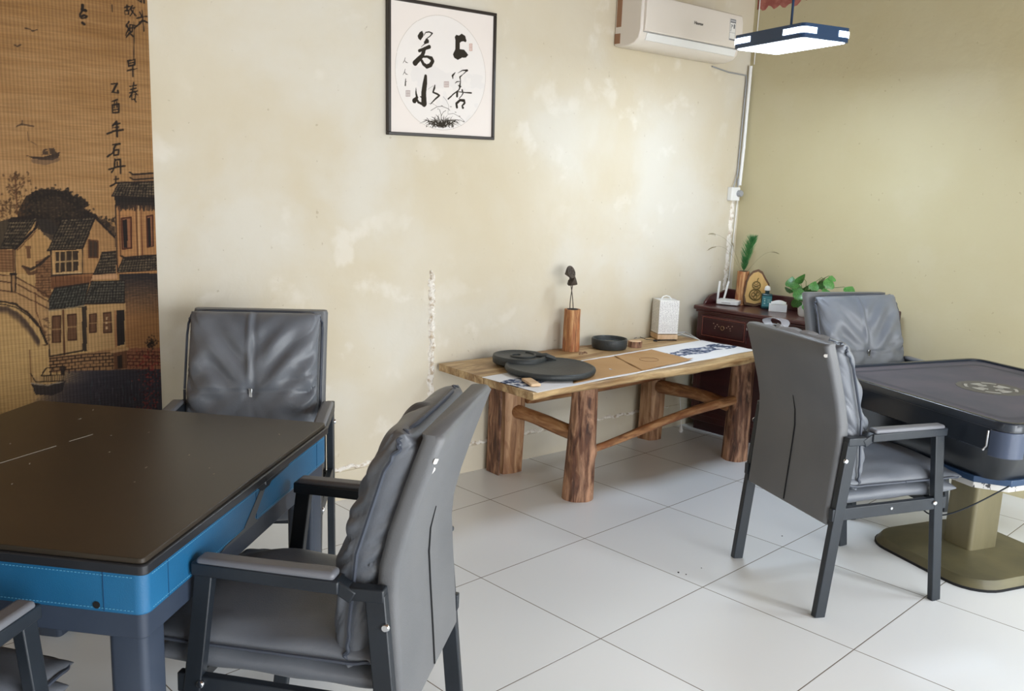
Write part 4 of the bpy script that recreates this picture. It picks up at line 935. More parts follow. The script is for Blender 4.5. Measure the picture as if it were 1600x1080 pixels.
M['slate'] = mat('black_slate', (50, 54, 55), .50, 0, (42, 46, 47), 6, bump=.25, bscale=60, spec=.5)
def tea_tray():
    c = atZ((860, 574), TZ+.03); c2 = atZ((812, 560), TZ+.035)
    root = thing('slate_tea_tray', 'black slate tea tray of two overlapping discs with a carved spiral', 'tea tray', (c[0], c[1], TZ+.0078))
    R = .218; MB().lathe([(R-.02, 0), (R-.004, .006), (R, .016), (R-.003, .027), (R-.010, .031), (R-.016, .029), (R-.022, .026), (.02, .0255), (.001, .0255)], 72, wob=.008).build('large_disc', 'slate', root, ang=50)
    d = (c2[0]-c[0], c2[1]-c[1], 0); r = .135
    s = MB().lathe([(r-.015, .002), (r-.002, .010), (r, .03), (r-.004, .043), (r-.010, .046), (r-.020, .044), (r-.026, .040), (.02, .040), (.001, .040)], 60, wob=.01).build('small_disc', 'slate', root, loc=d, ang=50)
    pts = [((.020+.0118*a)*math.cos(a*1.0+.8), (.020+.0118*a)*math.sin(a*1.0+.8), .042) for a in np.linspace(0, 6.0, 60)]
    MB().tube(pts, [.004+.0035*i/60 for i in range(60)], 8).build('spiral_ridge', 'slate', s)
    for k in range(3):
        a = -.75+k*.16; p = [(r*.62*math.cos(a), r*.62*math.sin(a), .043), (r*.98*math.cos(a-.1), r*.98*math.sin(a-.1), .046), ((r+.045)*math.cos(a-.02), (r+.045)*math.sin(a-.02), .030)]
        MB().tube(p, [.006, .009, .004], 8).build('carved_fold', 'slate', s)
tea_tray()
M['wood_light'] = wood('pale_cut_wood', (196, 158, 118), (214, 180, 142), (226, 198, 162), 4, (8, 2, 2), .5, .1)
p = atZ((838, 602), TZ+.012); q_ = atZ((822, 592), TZ+.012)
tag(MB().box((-.062, -.024, 0), (.062, .024, .014)).build('wood_block', 'wood_light', None, loc=((p[0]+q_[0])/2+.0, (p[1]+q_[1])/2-.0, TZ+.004), rot=(0, 0, math.atan2(p[1]-q_[1], p[0]-q_[0])), bevel=.004), 'small pale wooden block on the runner in front of the slate tray', 'wood block')
M['logvase'] = wood('split_log', (110, 66, 40), (170, 116, 72), (208, 162, 110), 6.0, (9, 9, 1.0), .6, .7, ((140, 84, 50), 7, (3, 3, .8)))
M['pod'] = mat('dried_lotus', (58, 50, 44), .8, 0, (78, 68, 58), 30, bump=.4, bscale=80)
def log_vase(name, label, r, h, loc, seed):
    root = thing(name, label, 'vase', loc)
    log_mesh(r, h, seed, .92, (0, 0), .05, 36, 20).build('body', 'logvase', root)
    MB().lathe([(r*.62, 0), (r*.62, .0015)], 24).build('opening', 'slit', root, loc=(0, 0, h+.0002))
    return root
vp = atZ((889, 547), TZ); vp[1] = min(vp[1], -.075)-.012
lv = log_vase('log_vase', 'tall split-log vase on the table holding dried lotus pods', .048, .226, (vp[0], vp[1], TZ), 4)
def pod(px, tilt, r, base, stemdx):
    # a dried lotus seed head on its stem
    q = atY(px, vp[1]); root = thing('dried_lotus_pod', '', 'dried lotus', (q[0], q[1], q[2]))
    head = MB().lathe([(.003, -.030), (.010, -.022), (r*.7, -.006), (r, .008), (r*.98, .013), (r*.8, .015), (.002, .016)], 20).build('seed_head', 'pod', root, rot=tilt)
    sd = MB()
    for k in range(9): a = 2.4*k; rr = r*.24*math.sqrt(k); sd.lathe([(.0035, .014), (.003, .0185), (.001, .019)], 8, (rr*math.cos(a), rr*math.sin(a), 0))
    sd.build('seeds', 'pod', head)
    e = Vector((vp[0]+stemdx-q[0], 0.0, TZ+.14-q[2])); pts = [Vector((0, 0, -.02)).lerp(e, t)+Vector((.012*math.sin(PI*t)*(1 if stemdx > 0 else -1), 0, 0)) for t in np.linspace(0, 1, 12)]
    MB().tube(pts, .0024, 8).build('stem', 'pod', root); return root
o = pod((890, 426), (1.15, .5, 0), .035, 0, .008); o['label'] = 'dried lotus pod on the longer stem, the higher of two in the log vase'; o['group'] = 'dried lotus pods'
o = pod((895, 440), (-.3, -1.0, 0), .031, 0, -.008); o['label'] = 'dried lotus pod on the shorter stem, the lower of two in the log vase'; o['group'] = 'dried lotus pods'
# twine at the vase's foot
p = atZ((899, 551), TZ)
pts = [(.028*math.cos(a)*(1+.3*math.sin(2.3*a)), .018*math.sin(a*1.3), .003+.003*math.sin(a*3)**2) for a in np.linspace(0, 14, 110)]
tag(MB().tube(pts, .0013, 6).build('twine', 'bark', None, loc=(p[0]+.01, p[1]-.045, TZ)), 'thin brown twine tangled at the foot of the lotus vase', 'twine')
# black dish
p = atZ((945, 541), TZ); p = (p[0]+.01, p[1]+.005-.02)
bw = thing('ink_dish', 'round black clay dish on the table beside the split-log vase', 'dish', (p[0]-.03, -.150, TZ))
r = .098; MB().lathe([(r-.014, 0), (r-.004, .004), (r, .018), (r+.002, .050), (r-.001, .056), (r-.006, .057), (r-.010, .052), (r-.012, .030), (.02, .028), (.001, .028)], 64).build('body', 'slate', bw, ang=50)
MB().lathe([(r-.013, 0), (.02, .0015), (.001, .0015)], 40).build('water', mat('still_water', (70, 74, 76), .05), bw, loc=(0, 0, .0405))
MB().tube([(r-.002, 0, .034), (r+.02, -.006, .034)], .008, 10).build('spout', 'slate', bw)
p = atZ((992, 543), TZ)
ds = thing('wood_slice', 'small bark-edged round wood slice between the black dish and the lamp', 'wood slice', (p[0]+.012, p[1]+.012, TZ))
log_mesh(.040, .034, 5, .98, (0, 0), .03, 30, 3).build('bark_ring', 'bark', ds); MB().lathe([(.036, 0), (.034, .0015), (.001, .0015)], 28).build('cut_face', 'wood_light', ds, loc=(0, 0, .0338))
# table lamp with printed shade
def table_lamp():
    c = atZ((1035, 524), TZ); c = (c[0]-.080, min(c[1], -.06)-.030)
    root = thing('table_lamp', 'table lamp with a square white paper shade printed with rows of characters', 'lamp', (c[0], c[1], TZ), math.radians(-28))
    MB().box((-.056, -.056, .004), (.056, .056, .030)).build('base', 'wood_light', root, bevel=.002)
    for sx in (-1, 1):
        for sy in (-1, 1): MB().box((sx*.042-.006, sy*.042-.006, 0), (sx*.042+.006, sy*.042+.006, .0045)).build('foot', 'slit', root)
    root.scale = (1.13, 1.13, 1.13)
    cv = Canvas(0, .432, 0, .175, .0009, (232, 230, 226)); rr = random.Random(3)
    for col in range(48):
        x = .006+col*.009; z = .168
        while z > .006:
            s = .0026
            for _ in range(3):
                a, b = rr.uniform(-s, s), rr.uniform(-s, s); cv.line([(x+a, z+b), (x+rr.uniform(-s, s), z+rr.uniform(-s, s))], .0011, (92, 84, 88), .8)
            z -= .0078
    for k in range(4): cv.line([(k*.108, 0), (k*.108, .175)], .0022, (240, 238, 234))
    for (x, z) in ((.19, .10), (.2, .08), (.196, .13)):
        for _ in range(18): cv.line([(x+rr.gauss(0, .004), z+rr.gauss(0, .006)), (x+rr.gauss(0, .004), z+rr.gauss(0, .006))], .0016, (70, 66, 76), .8)
    M['shade'] = paintmat('printed_shade_paper', .8)
    h = .054
    def f(U, V):
        k = np.minimum((U/.108).astype(int), 3); t = U/.108-k; cs = np.array([(-h, -h), (h, -h), (h, h), (-h, h), (-h, -h)]); sc = 1-.0*(V/.175)
        a = cs[k]; b = cs[k+1]; xy = (a+(b-a)*t[:, None])*sc[:, None]; return np.stack([xy[:, 0], xy[:, 1], .034+V], 1)
    sh = painted_sheet('lamp_shade', cv, np.linspace(0, .432, 433), np.linspace(0, .175, 176), f, 'shade', root)
    sh.data.polygons.foreach_set('use_smooth', [False]*len(sh.data.polygons)); m_ = sh.modifiers.new('t', 'SOLIDIFY'); m_.thickness = .001
    MB().box((-.05, -.05, 0), (.05, .05, .004)).build('shade_top', 'white', root, loc=(0, 0, .205))
    MB().tube([(-.03, 0, 0), (-.018, 0, .014), (0, 0, .019), (.018, 0, .014), (.03, 0, 0)], .003, 8).build('carry_ring', 'white', root, loc=(0, 0, .209))
    ca, sa = math.cos(math.radians(28)), math.sin(math.radians(28))
    def wl(px, z=.003): q = atZ(px, TZ+z); dx, dy = (q[0]-c[0])/1.13, (q[1]-c[1])/1.13; return (dx*ca-dy*sa, dx*sa+dy*ca, z/1.13)
    MB().tube([wl((1057, 524), .02), wl((1066, 522), .012), wl((1078, 526)), wl((1092, 531))], .0032, 8).build('cord', 'white', root)
    MB().tube([wl((1056, 520), .02), wl((1070, 519), .010), wl((1082, 525)), wl((1095, 533))], .0030, 8).build('cord', 'white', root)
table_lamp()
a, b = atZ((1024, 533), TZ+.004), atZ((1057, 532), TZ+.004)
k = thing('iron_key', 'small dark iron key-like hook lying in front of the printed lamp', 'key', (a[0], a[1], TZ+.005))
dx, dy = b[0]-a[0], b[1]-a[1]
MB().tube([(.011*math.cos(t), .011*math.sin(t), 0) for t in np.linspace(0, 2*PI, 20)], .0028, 8).build('bow', 'slit', k)
MB().tube([(0, 0, 0), (dx*.5, dy*.5, .002), (dx, dy, 0)], .0026, 8).build('shank', 'slit', k)
tag(MB().tube([(*atZ((991, 529), TZ+.003)[:2], TZ+.003), (*atZ((998, 526), TZ+.003)[:2], TZ+.003), (*atZ((1010, 530.5), TZ+.003)[:2], TZ+.003), (*atZ((1026, 531.5), TZ+.003)[:2], TZ+.003)], .0018, 6).build('black_cord', 'black'), 'thin black cord curling out from under the printed lamp', 'cord')

# ================================================================== SIDEBOARD
M['rosewood'] = mat('dark_rosewood', (74, 32, 32), .30, 0, (58, 24, 26), 3, (1, 1, 6), bump=.05, bscale=60, coat=.3)
M['rose_in'] = mat('rosewood_panel', (62, 27, 28), .35, 0, (50, 22, 24), 3, (1, 1, 6))
M['inlay'] = mat('pearl_inlay', (170, 140, 120), .4)
def sideboard():
    H = .79; D = .345; Wd = 1.12; th = math.radians(3.6)
    # local x along the wall away from the corner, local y = towards the room (front at y=-D)
    root = thing('sideboard', 'dark red wood sideboard with carved drawers in the room corner', 'sideboard', (-.095, -.045, 0), -PI/2+th)
    # after the turn: local +x -> world -y, local -y -> world -x
    MB().box((.012, -D+.012, .06), (Wd-.012, -.012, H-.03)).build('body', 'rosewood', root, bevel=.003)
    MB().box((-.008, -D-.012, H-.03), (Wd+.008, 0, H-.004)).build('top_board', 'rosewood', root, bevel=.008, seg=3)
    MB().box((.004, -D, H-.045), (Wd-.004, -.004, H-.029)).build('moulding', 'rosewood', root, bevel=.004)
    MB().box((0, -.022, H-.006), (Wd, -.002, H+.078)).build('gallery_back', 'rosewood', root, bevel=.005)
    pts = [(-.002, H-.005), (-.002, H+.075), (-.06, H+.070), (-.10, H+.060), (-.17, H+.058), (-.22, H+.045), (-.26, H+.012), (-.27, H-.005)]
    for x in (.0, Wd-.018):
        n = len(pts); MB().add([(x, y, z) for y, z in pts]+[(x+.018, y, z) for y, z in pts], [tuple(range(n)), tuple(range(2*n-1, n-1, -1))]+[(i, n+i, n+(i+1) % n, (i+1) % n) for i in range(n)]).build('gallery_side', 'rosewood', root, bevel=.003)
    MB().box((.03, -D+.03, .0), (Wd-.03, -.03, .06)).build('plinth', 'rose_in', root)
    for i in range(3):
        x0 = .045+i*.352; x1 = x0+.326
        d = MB().box((x0, -D+.002, .595), (x1, -D+.02, H-.06)).build('drawer', 'rosewood', root, bevel=.003)
        MB().box((x0+.022, -D-.002, .613), (x1-.022, -D+.004, H-.078)).build('raised_panel', 'rose_in', d, bevel=.004)
        b = MB(); t = .0035; a0, a1, z0, z1 = x0+.012, x1-.012, .604, H-.069
        b.box((a0, -D-.001, z0), (a1, -D+.003, z0+t)).box((a0, -D-.001, z1-t), (a1, -D+.003, z1)).box((a0, -D-.001, z0), (a0+t, -D+.003, z1)).box((a1-t, -D-.001, z0), (a1, -D+.003, z1)); b.build('bead', mat('bead_wood', (118, 62, 50), .3), d, bevel=.001)
        cx, cz = (x0+x1)/2, .668
        MB().tube([(cx+.012*math.cos(t_), -D-.006, cz+.012*math.sin(t_)) for t_ in np.linspace(0, 2*PI, 18)], .002, 6).build('pull', mat('brass_pull', (150, 120, 84), .35, .8), d)
        b = MB()
        for s_ in (-1, 1):
            for (dx, dz, r_) in ((.028, .006, .003), (.04, .016, .0035), (.052, .004, .003), (.066, .02, .003), (.055, -.008, .0025)):
                b.lathe([(r_, 0), (.001, .001)], 8, (0, 0, 0)); m_ = len(b.v); 
                for q in range(m_-16, m_): x_, y_, z_ = b.v[q]; b.v[q] = (cx+s_*dx+x_*1.4, -D-.0025-z_, cz+dz+y_)
        b.build('inlay', 'inlay', d, smooth=False)
        dd = MB().box((x0, -D+.002, .10), (x1, -D+.02, .575)).build('door', 'rosewood', root, bevel=.003)
        MB().box((x0+.03, -D-.001, .13), (x1-.03, -D+.004, .545)).build('raised_panel', 'rose_in', dd, bevel=.005)
    return root, H-.004
sb, SH = sideboard()
# ---- things on the sideboard
def on(px, z=None): q = atZ(px, SH if z is None else z); return q
q = on((1143, 476)); wr_ = thing('wifi_router', 'white router with two upright antennas on the left end of the sideboard', 'router', (q[0]-.015, q[1]+.01, SH+.001), math.radians(-65)); wr_.scale = (1.1, 1.1, 1.1)
MB().prism(rrect(.062, .055, .012, 5), .003, .026).build('body', 'white', wr_, bevel=.003)
for (x, y, lx, h) in ((-.058, .028, -.012, .125), (-.030, .058, .004, .125)):
    MB().bar((x, y, .012), (x-.012+0, y, .014), .010, .010, (0, 0, 1)).build('hinge', 'white', wr_, bevel=.002)
    MB().bar((x-.014, y, .010), (x-.014-lx*-1.0+.018, y, h), .012, .007).build('antenna', 'white', wr_, bevel=.002)
MB().box((-.03, -.0565, .012), (.02, -.0555, .015)).build('light_strip', 'grey', wr_)
V2 = (-.150, -.190)
v2 = log_vase('bark_vase', 'split-log vase on the sideboard holding a green fern and dry grass', .040, .208, (V2[0], V2[1], SH), 12)
M['fern'] = mat('asparagus_fern', (40, 96, 48), .6, 0, (70, 130, 66), 20)
def fern():
    root = thing('fern_frond', 'feathery green fern frond standing in the split-log vase on the sideboard', 'fern', (V2[0], V2[1], SH+.200))
    ax = [(0, 0, -.05), (.004, .002, .02), (.014, -.004, .08), (.028, -.014, .15), (.036, -.026, .205)]; ax = [Vector(p) for p in ax]
    MB().tube(ax, [.002, .0018, .0015, .001, .0005], 6).build('stem', 'fern', root); b = MB(); rr = random.Random(4)
    for i in range(420):
        t = rr.uniform(.22, 1)*(len(ax)-1); k_ = min(int(t), len(ax)-2); p = ax[k_].lerp(ax[k_+1], t-k_); a = rr.uniform(0, 2*PI); s = t/(len(ax)-1); L_ = (.060*math.sin(PI*min(1, (s-.12)*1.0))**.7+.012)*rr.uniform(.7, 1.1)
        d = Vector((math.cos(a)*.62, math.sin(a)*.62, .85)).normalized(); b.tube([p, p+d*L_*.5, p+d*L_+Vector((0, 0, .004))], [.0009, .0012, .0003], 3, caps=False)
    b.build('leaflets', 'fern', root)
fern()
M['drygrass'] = mat('dry_foxtail', (150, 140, 112), .9, 0, (120, 110, 84), 30)
def foxtail(tip, mid, label):
    root = thing('dry_grass', label, 'dried grass', (V2[0], V2[1], SH+.200)); base = Vector((V2[0], V2[1], SH+.200))
    t = Vector(tip)-base; m = Vector(mid)-base; pts = []
    for s in np.linspace(0, 1, 20): pts.append(Vector((0, 0, -.03))*(1-s)**2+m*2*s*(1-s)+t*s*s)
    MB().tube(pts, .0007, 5).build('stem', 'drygrass', root); b = MB(); rr = random.Random(len(label)); e = pts[-1]; d = (pts[-1]-pts[-4]).normalized()
    sp = [e+d*.012*i+Vector((0, 0, -.0011*i*i)) for i in range(5)]; b.tube(sp, [.001, .003, .0032, .0024, .0006], 7)
    for i in range(70): p = sp[rr.randrange(4)]; b.tube([p, p+Vector((rr.gauss(0, .006), rr.gauss(0, .006), rr.gauss(0, .006)))], [.0004, .0001], 3, caps=False)
    b.build('seed_head', 'drygrass', root); root['group'] = 'dry foxtail grasses in the bark vase'
def vy(px, y): q = atY(px, y); return (q[0], q[1], q[2])
foxtail(vy((1117, 366), -.10), vy((1148, 372), -.16), 'dry foxtail stalk reaching highest and farthest left of the fern')
foxtail(vy((1117, 386), -.09), vy((1140, 378), -.15), 'dry foxtail stalk drooping to the left below the highest one')
foxtail(vy((1146, 385), -.14), vy((1150, 400), -.16), 'short dry foxtail stalk close to the left side of the fern')
foxtail(vy((1206, 394), -.32), vy((1190, 392), -.26), 'dry foxtail stalk arching to the right of the fern, above the gourd plaque')
# gourd plaque
def plaque():
    q = on((1180, 471)); root = thing('gourd_plaque', 'bark-edged wooden plaque with an engraved gourd leaning on the sideboard', 'plaque', (-.150, -.292, SH), math.radians(-50)); root.scale = (1.3, 1.3, 1.45)
    P = [(-.046, .006), (-.055, .04), (-.050, .075), (-.046, .105), (-.036, .132), (-.018, .152), (.006, .160), (.026, .150), (.044, .122), (.060, .100), (.064, .078), (.050, .052), (.046, .028), (.030, .010), (.0, .0)]
    P = [(x*1.02, z*1.0) for x, z in P]; n = len(P); cx, cz = .002, .08
    def ring(s, y): return [(cx+(x-cx)*s, y, cz+(z-cz)*s) for x, z in P]
    MB().add(ring(1, 0)+ring(1, .016)+ring(.985, .018), [tuple(range(n-1, -1, -1)) if False else tuple(range(n)), tuple(range(3*n-1, 2*n-1, -1))]+[(k*n+i, (k+1)*n+i, (k+1)*n+(i+1) % n, k*n+(i+1) % n) for k in (0, 1) for i in range(n)]).build('bark_edge', mat('brown_bark_edge', (92, 62, 36), .6), root, rot=(-.16, 0, 0))
    MB().add(ring(.86, -.0015)+ring(.87, .001), [tuple(range(n))]+[(i, n+i, n+(i+1) % n, (i+1) % n) for i in range(n)]).build('face', mat('honey_wood', (204, 168, 102), .45, 0, (192, 152, 88), 8, (6, 1, 1)), root, rot=(-.16, 0, 0), smooth=False)
    b = MB(); M['engrave'] = mat('engraved_olive', (108, 88, 34), .6)
    def circ(x, z, r_, rz=None): return [(x+r_*math.cos(t), -.0028, z+(rz or r_)*math.sin(t)) for t in np.linspace(0, 2*PI, 26)]
    b.tube(circ(0, .050, .027, .023), .0028, 6); b.tube(circ(.002, .090, .018, .016), .0026, 6); b.tube([(.004, -.0028, .106), (.006, -.0028, .117), (.010, -.0028, .122)], .0022, 6)
    for dx, dz in ((-.010, .0), (.010, .004), (0, -.010), (.001, .010)): b.tube(circ(dx, .050+dz, .008), .0018, 5)
    b.tube([(-.014, -.0028, .092), (0, -.0028, .086), (.017, -.0028, .093)], .0022, 5); b.tube([(-.010, -.0028, .083), (.012, -.0028, .084)], .002, 5); b.tube([(-.010, -.0028, .098), (.0, -.0028, .094), (.010, -.0028, .099)], .0016, 5)
    b.build('gourd_engraving', 'engrave', root, rot=(-.16, 0, 0))
plaque()
q = on((1197, 474)); bt = thing('pump_bottle', 'teal bottle with a white cap between the gourd plaque and the tissue box', 'bottle', (-.165, -.385, SH), math.radians(-50)); bt.scale = (1.45, 1.45, 1.6)
MB().prism(rrect(.022, .017, .006, 4), 0, .058).build('body', mat('teal_plastic', (22, 62, 66), .25), bt, bevel=.004)
MB().box((-.019, -.0178, .010), (.019, -.0168, .050)).build('label_panel', mat('teal_label', (70, 132, 138), .5), bt)
for (x, z, wd, hh) in ((-.010, .040, .008, .003), (-.009, .032, .005, .006), (-.009, .022, .006, .005), (.008, .036, .012, .0015), (.008, .031, .010, .0015), (.008, .026, .012, .0015)):
    MB().box((x-wd/2, -.0183, z-hh/2), (x+wd/2, -.0177, z+hh/2)).build('print_mark', mat('label_print', (176, 206, 200), .6), bt) if False else None
pm = MB()
for (x, z, wd, hh) in ((-.010, .040, .008, .003), (-.009, .032, .005, .006), (-.009, .022, .006, .005), (.008, .036, .012, .0015), (.008, .031, .010, .0015), (.008, .026, .012, .0015)): pm.box((x-wd/2, -.0183, z-hh/2), (x+wd/2, -.0177, z+hh/2))
pm.build('label_print', mat('label_print', (176, 206, 200), .6), bt, smooth=False)
MB().lathe([(.009, 0), (.009, .014)], 20).build('neck', mat('teal_neck', (20, 56, 60), .3), bt, loc=(0, 0, .057))
MB().lathe([(.012, 0), (.013, .004), (.010, .014), (.004, .018)], 20).build('cap', 'white', bt, loc=(0, 0, .070))
q0, q1 = on((1204, 485)), on((1231, 487)); tb = thing('tissue_box', 'small white tissue box with a tissue sticking out on the sideboard', 'tissue box', (-.205, -.495, SH), math.atan2(q1[1]-q0[1], q1[0]-q0[0]))
MB().box((-.052, -.028, 0), (.052, .028, .044)).build('carton', 'white', tb, bevel=.002)
rows = [[(x, .012*math.sin(3*x*20)*(1-abs(t-.5)) + (t-.5)*.03, .043+.022*math.sin(PI*t)*(.5+.5*abs(math.sin((x+.04)*38)))+.004) for t in np.linspace(0, 1, 8)] for x in np.linspace(-.042, .046, 20)]
MB().grid(rows).build('tissue', 'white', tb, ang=180)
# pothos
M['leaf'] = mat('pothos_leaf', (58, 112, 50), .35, 0, (92, 146, 74), 9, spec=.5)
M['stemg'] = mat('green_stem', (88, 110, 56), .5)
def pothos():
    q = on((1266, 492)); bx, by = -.215, -.70; root = thing('potted_pothos', 'green trailing pothos in a white pot behind the rear armchair', 'plant', (bx, by, SH))
    MB().lathe([(.045, 0), (.052, .01), (.060, .085), (.061, .09), (.055, .09), (.052, .078), (.001, .076)], 32).build('pot', 'white', root)
    MB().lathe([(.053, .070), (.02, .074), (.001, .074)], 24).build('soil', mat('potting_soil', (52, 38, 28), .95, bump=.5, bscale=90), root)
    rr = random.Random(6); o = Vector((bx, by, SH))
    leaves = [((1237, 441), .040, 0), ((1252, 436), .040, .3), ((1246, 451), .040, -.3), ((1262, 449), .045, .4), ((1272, 447), .034, 0), ((1287, 437), .040, .6), ((1295, 442), .042, .2), ((1283, 446), .030, -.2), ((1300, 435), .026, 0), ((1231, 453), .032, -.5), ((1328, 453), .036, .1), ((1268, 457), .042, .2), ((1250, 460), .044, -.1), ((1256, 470), .046, -.4), ((1246, 466), .040, .3), ((1276, 461), .036, 0), ((1290, 458), .036, .5), ((1243, 474), .036, -.7), ((1262, 478), .038, .1)]
    for i, (px, s, ro) in enumerate(leaves):
        x = bx+rr.uniform(-.07, .05)-(.05 if px[1] > 462 else 0); q = atX(px, x); p = Vector(q)-o
        n = 8; rows = []
        for j in range(n+1):
            t = j/n; wd = (math.sin(PI*t**.62)**.85)*.46*(1.05-t*.12); rows.append([(u_*wd, t-.5+(.10*abs(u_) if j == 0 else 0), .22*(u_*wd)**2*2-.25*(t-.5)**2) for u_ in (-1, -.5, 0, .5, 1)])
        lf = MB().grid(rows).build('leaf', 'leaf', root, loc=p, rot=(rr.uniform(.7, 1.25), rr.uniform(-.5, .5), ro+rr.uniform(-1.4, -.2)+PI*(i % 2)), ang=180); lf.scale = (s*1.9, s*1.9, s*1.9)
        st = [Vector((rr.uniform(-.02, .02), rr.uniform(-.02, .02), .072)), Vector((p.x*.4, p.y*.45, max(.09, p.z*.8+.03))), Vector((p.x*.85, p.y*.85, p.z+.012)), p]
        MB().tube(st, .0016, 6).build('stem', 'stemg', root)
pothos()

# ================================================================== AIR CONDITIONER
def aircon():
    x0, x1 = -1.215, -.375; root = thing('air_conditioner', 'white wall-mounted split air conditioner high on the cream wall', 'air conditioner', ((x0+x1)/2, 0, 2.22)); h = (x1-x0)/2
    def ext(prof, xa, xb, nm, m, ang=35, bevel=0):
        n = len(prof); vs = [(xa, y, z-2.22) for y, z in prof]+[(xb, y, z-2.22) for y, z in prof]
        return MB().add(vs, [tuple(range(n)), tuple(range(2*n-1, n-1, -1))]+[(i, n+i, n+(i+1) % n, (i+1) % n) for i in range(n)]).build(nm, m, root, ang=ang, bevel=bevel)
    body = [(-.002, 2.232), (-.03, 2.222), (-.10, 2.222), (-.150, 2.235), (-.178, 2.258), (-.190, 2.30), (-.190, 2.46), (-.182, 2.478), (-.16, 2.488), (-.002, 2.488)]
    ext(body, -h, h, 'body', 'offwhite', bevel=.006)
    face = [(-.186, 2.292), (-.204, 2.294), (-.208, 2.36), (-.206, 2.44), (-.198, 2.476), (-.186, 2.480)]
    ext(face, -h+.018, h-.002, 'front_panel', 'offwhite', bevel=.003)
    fl = [(-.175, 2.251), (-.1815, 2.252), (-.1925, 2.287), (-.188, 2.288)]
    ext(fl, -h+.05, h-.03, 'louver', 'white')
    ext([(-.191, 2.2885), (-.1925, 2.2885), (-.1925, 2.2915), (-.191, 2.2915)], -h+.02, h-.01, 'panel_gap', 'grey')
    for (z0, z1, y0, y1) in ((2.325, 2.485, -.048, -.012), (2.24, 2.292, -.045, -.004)):
        MB().box((-h-.0015, y0, z0-2.22), (-h+.004, y1, z1-2.22)).build('side_slot', mat('side_slot_tan', (150, 112, 86), .8), root, bevel=.001)
    ext([(-.19, 2.2), (-.19, 2.2)], 0, 0, 'x', 'grey') if False else None
    text_mesh('Hisense', .024, 'logo', 'slit', root, (.02, -.2092, .163), (PI/2, 0, 0), .0004)
    # energy label
    lab0 = None
    lab = MB().box((.332, -.2092, .110), (.386, -.2072, .228)).build('energy_label', mat('label_paper', (226, 224, 220), .6), root, smooth=False)
    lb = MB(); lb.box((.334, -.2098, .206), (.384, -.2090, .226)); lb.box((.334, -.2098, .111), (.384, -.2090, .119)); lb.box((.333, -.2098, .152), (.385, -.2090, .1535)); lb.box((.333, -.2098, .12), (.3345, -.2090, .206)); lb.box((.3842, -.2098, .12), (.3855, -.2090, .206))
    for k_ in range(5): lb.box((.340, -.2098, .160+k_*.008), (.340+.006+k_*.002, -.2090, .164+k_*.008))
    lb.box((.366, -.2098, .176), (.378, -.2090, .200)); lb.box((.352, -.2098, .186), (.358, -.2090, .196)); lb.build('label_print', mat('grey_print', (104, 104, 108), .6), lab, smooth=False)
    lt = MB()
    for k_ in range(4): lt.box((.338+k_*.011, -.2102, .212), (.346+k_*.011, -.2096, .221))
    lt.build('label_print', mat('pale_print', (190, 190, 192), .6), lab, smooth=False); lab.location = (-.038, 0, 0)
aircon()
# conduit, cables and boxes near the corner
cd_ = thing('wall_conduit', 'white conduit running down the room corner from the air conditioner', 'pipe', (-.02, -.02, 1.46))
MB().tube([(-.004, -.004, .79), (-.008, -.004, .30), (-.018, -.004, .06)], .011, 10).build('pipe', 'white', cd_)
MB().tube([(-.36, .012, .752), (-.20, .012, .735), (-.028, .008, .732), (-.020, .008, .70), (-.030, .008, .30), (-.034, .008, .12)], .0045, 8).build('cable', 'grey', cd_)
MB().tube([(-.034, .006, .14), (-.075, .002, .04), (-.080, -.002, .00), (-.055, -.006, -.01), (-.035, -.004, .03), (-.030, .004, .10)], .0035, 8).build('cable', 'grey', cd_)
MB().tube([(.011, -.018, 1.45), (.012, -.02, 1.15), (.010, -.017, .80)], .003, 8).build('cable', 'white', cd_)
MB().tube([(-.012, .008, -.02), (-.018, .010, -.3), (-.035, .010, -.60)], .0032, 8).build('cable', 'white', cd_)
sk = thing('socket_box', 'small white surface socket box with a round grey plug near the corner', 'socket', (-.083, 0, 1.465))
MB().box((-.043, -.034, -.042), (.043, -.001, .042)).build('box', 'white', sk, bevel=.003)
MB().lathe([(.020, 0), (.021, .018), (.017, .026), (.001, .027)], 24).build('plug', 'grey', sk, loc=(.026, -.034, .004), rot=(PI/2, 0, 0))
s2 = thing('wall_outlet', 'white wall outlet with plugged-in cord under the log table', 'outlet', (-.305, 0, .30))
MB().box((-.035, -.012, -.043), (.035, -.001, .043)).build('plate', 'white', s2, bevel=.003)
MB().tube([(.01, -.014, .02), (.03, -.03, .0), (.02, -.03, -.1), (.0, -.03, -.20), (.05, -.05, -.29)], .003, 8).build('cord', 'white', s2)
MB().tube([(-.03, -.006, .30), (-.032, -.006, .15), (-.03, -.006, .04)], .0016, 6).build('wire', 'black', s2)
q = atZ((1064, 668), .03)
pl = thing('loose_plug', 'white plug lying on the floor under the log table', 'plug', (q[0], q[1], .0))
MB().lathe([(.010, 0), (.015, .012), (.008, .03), (.003, .045)], 16).build('body', 'white', pl); MB().tube([(0, 0, .043), (.002, .01, .12), (.0, .03, .25)], .002, 6).build('cord', 'white', pl)
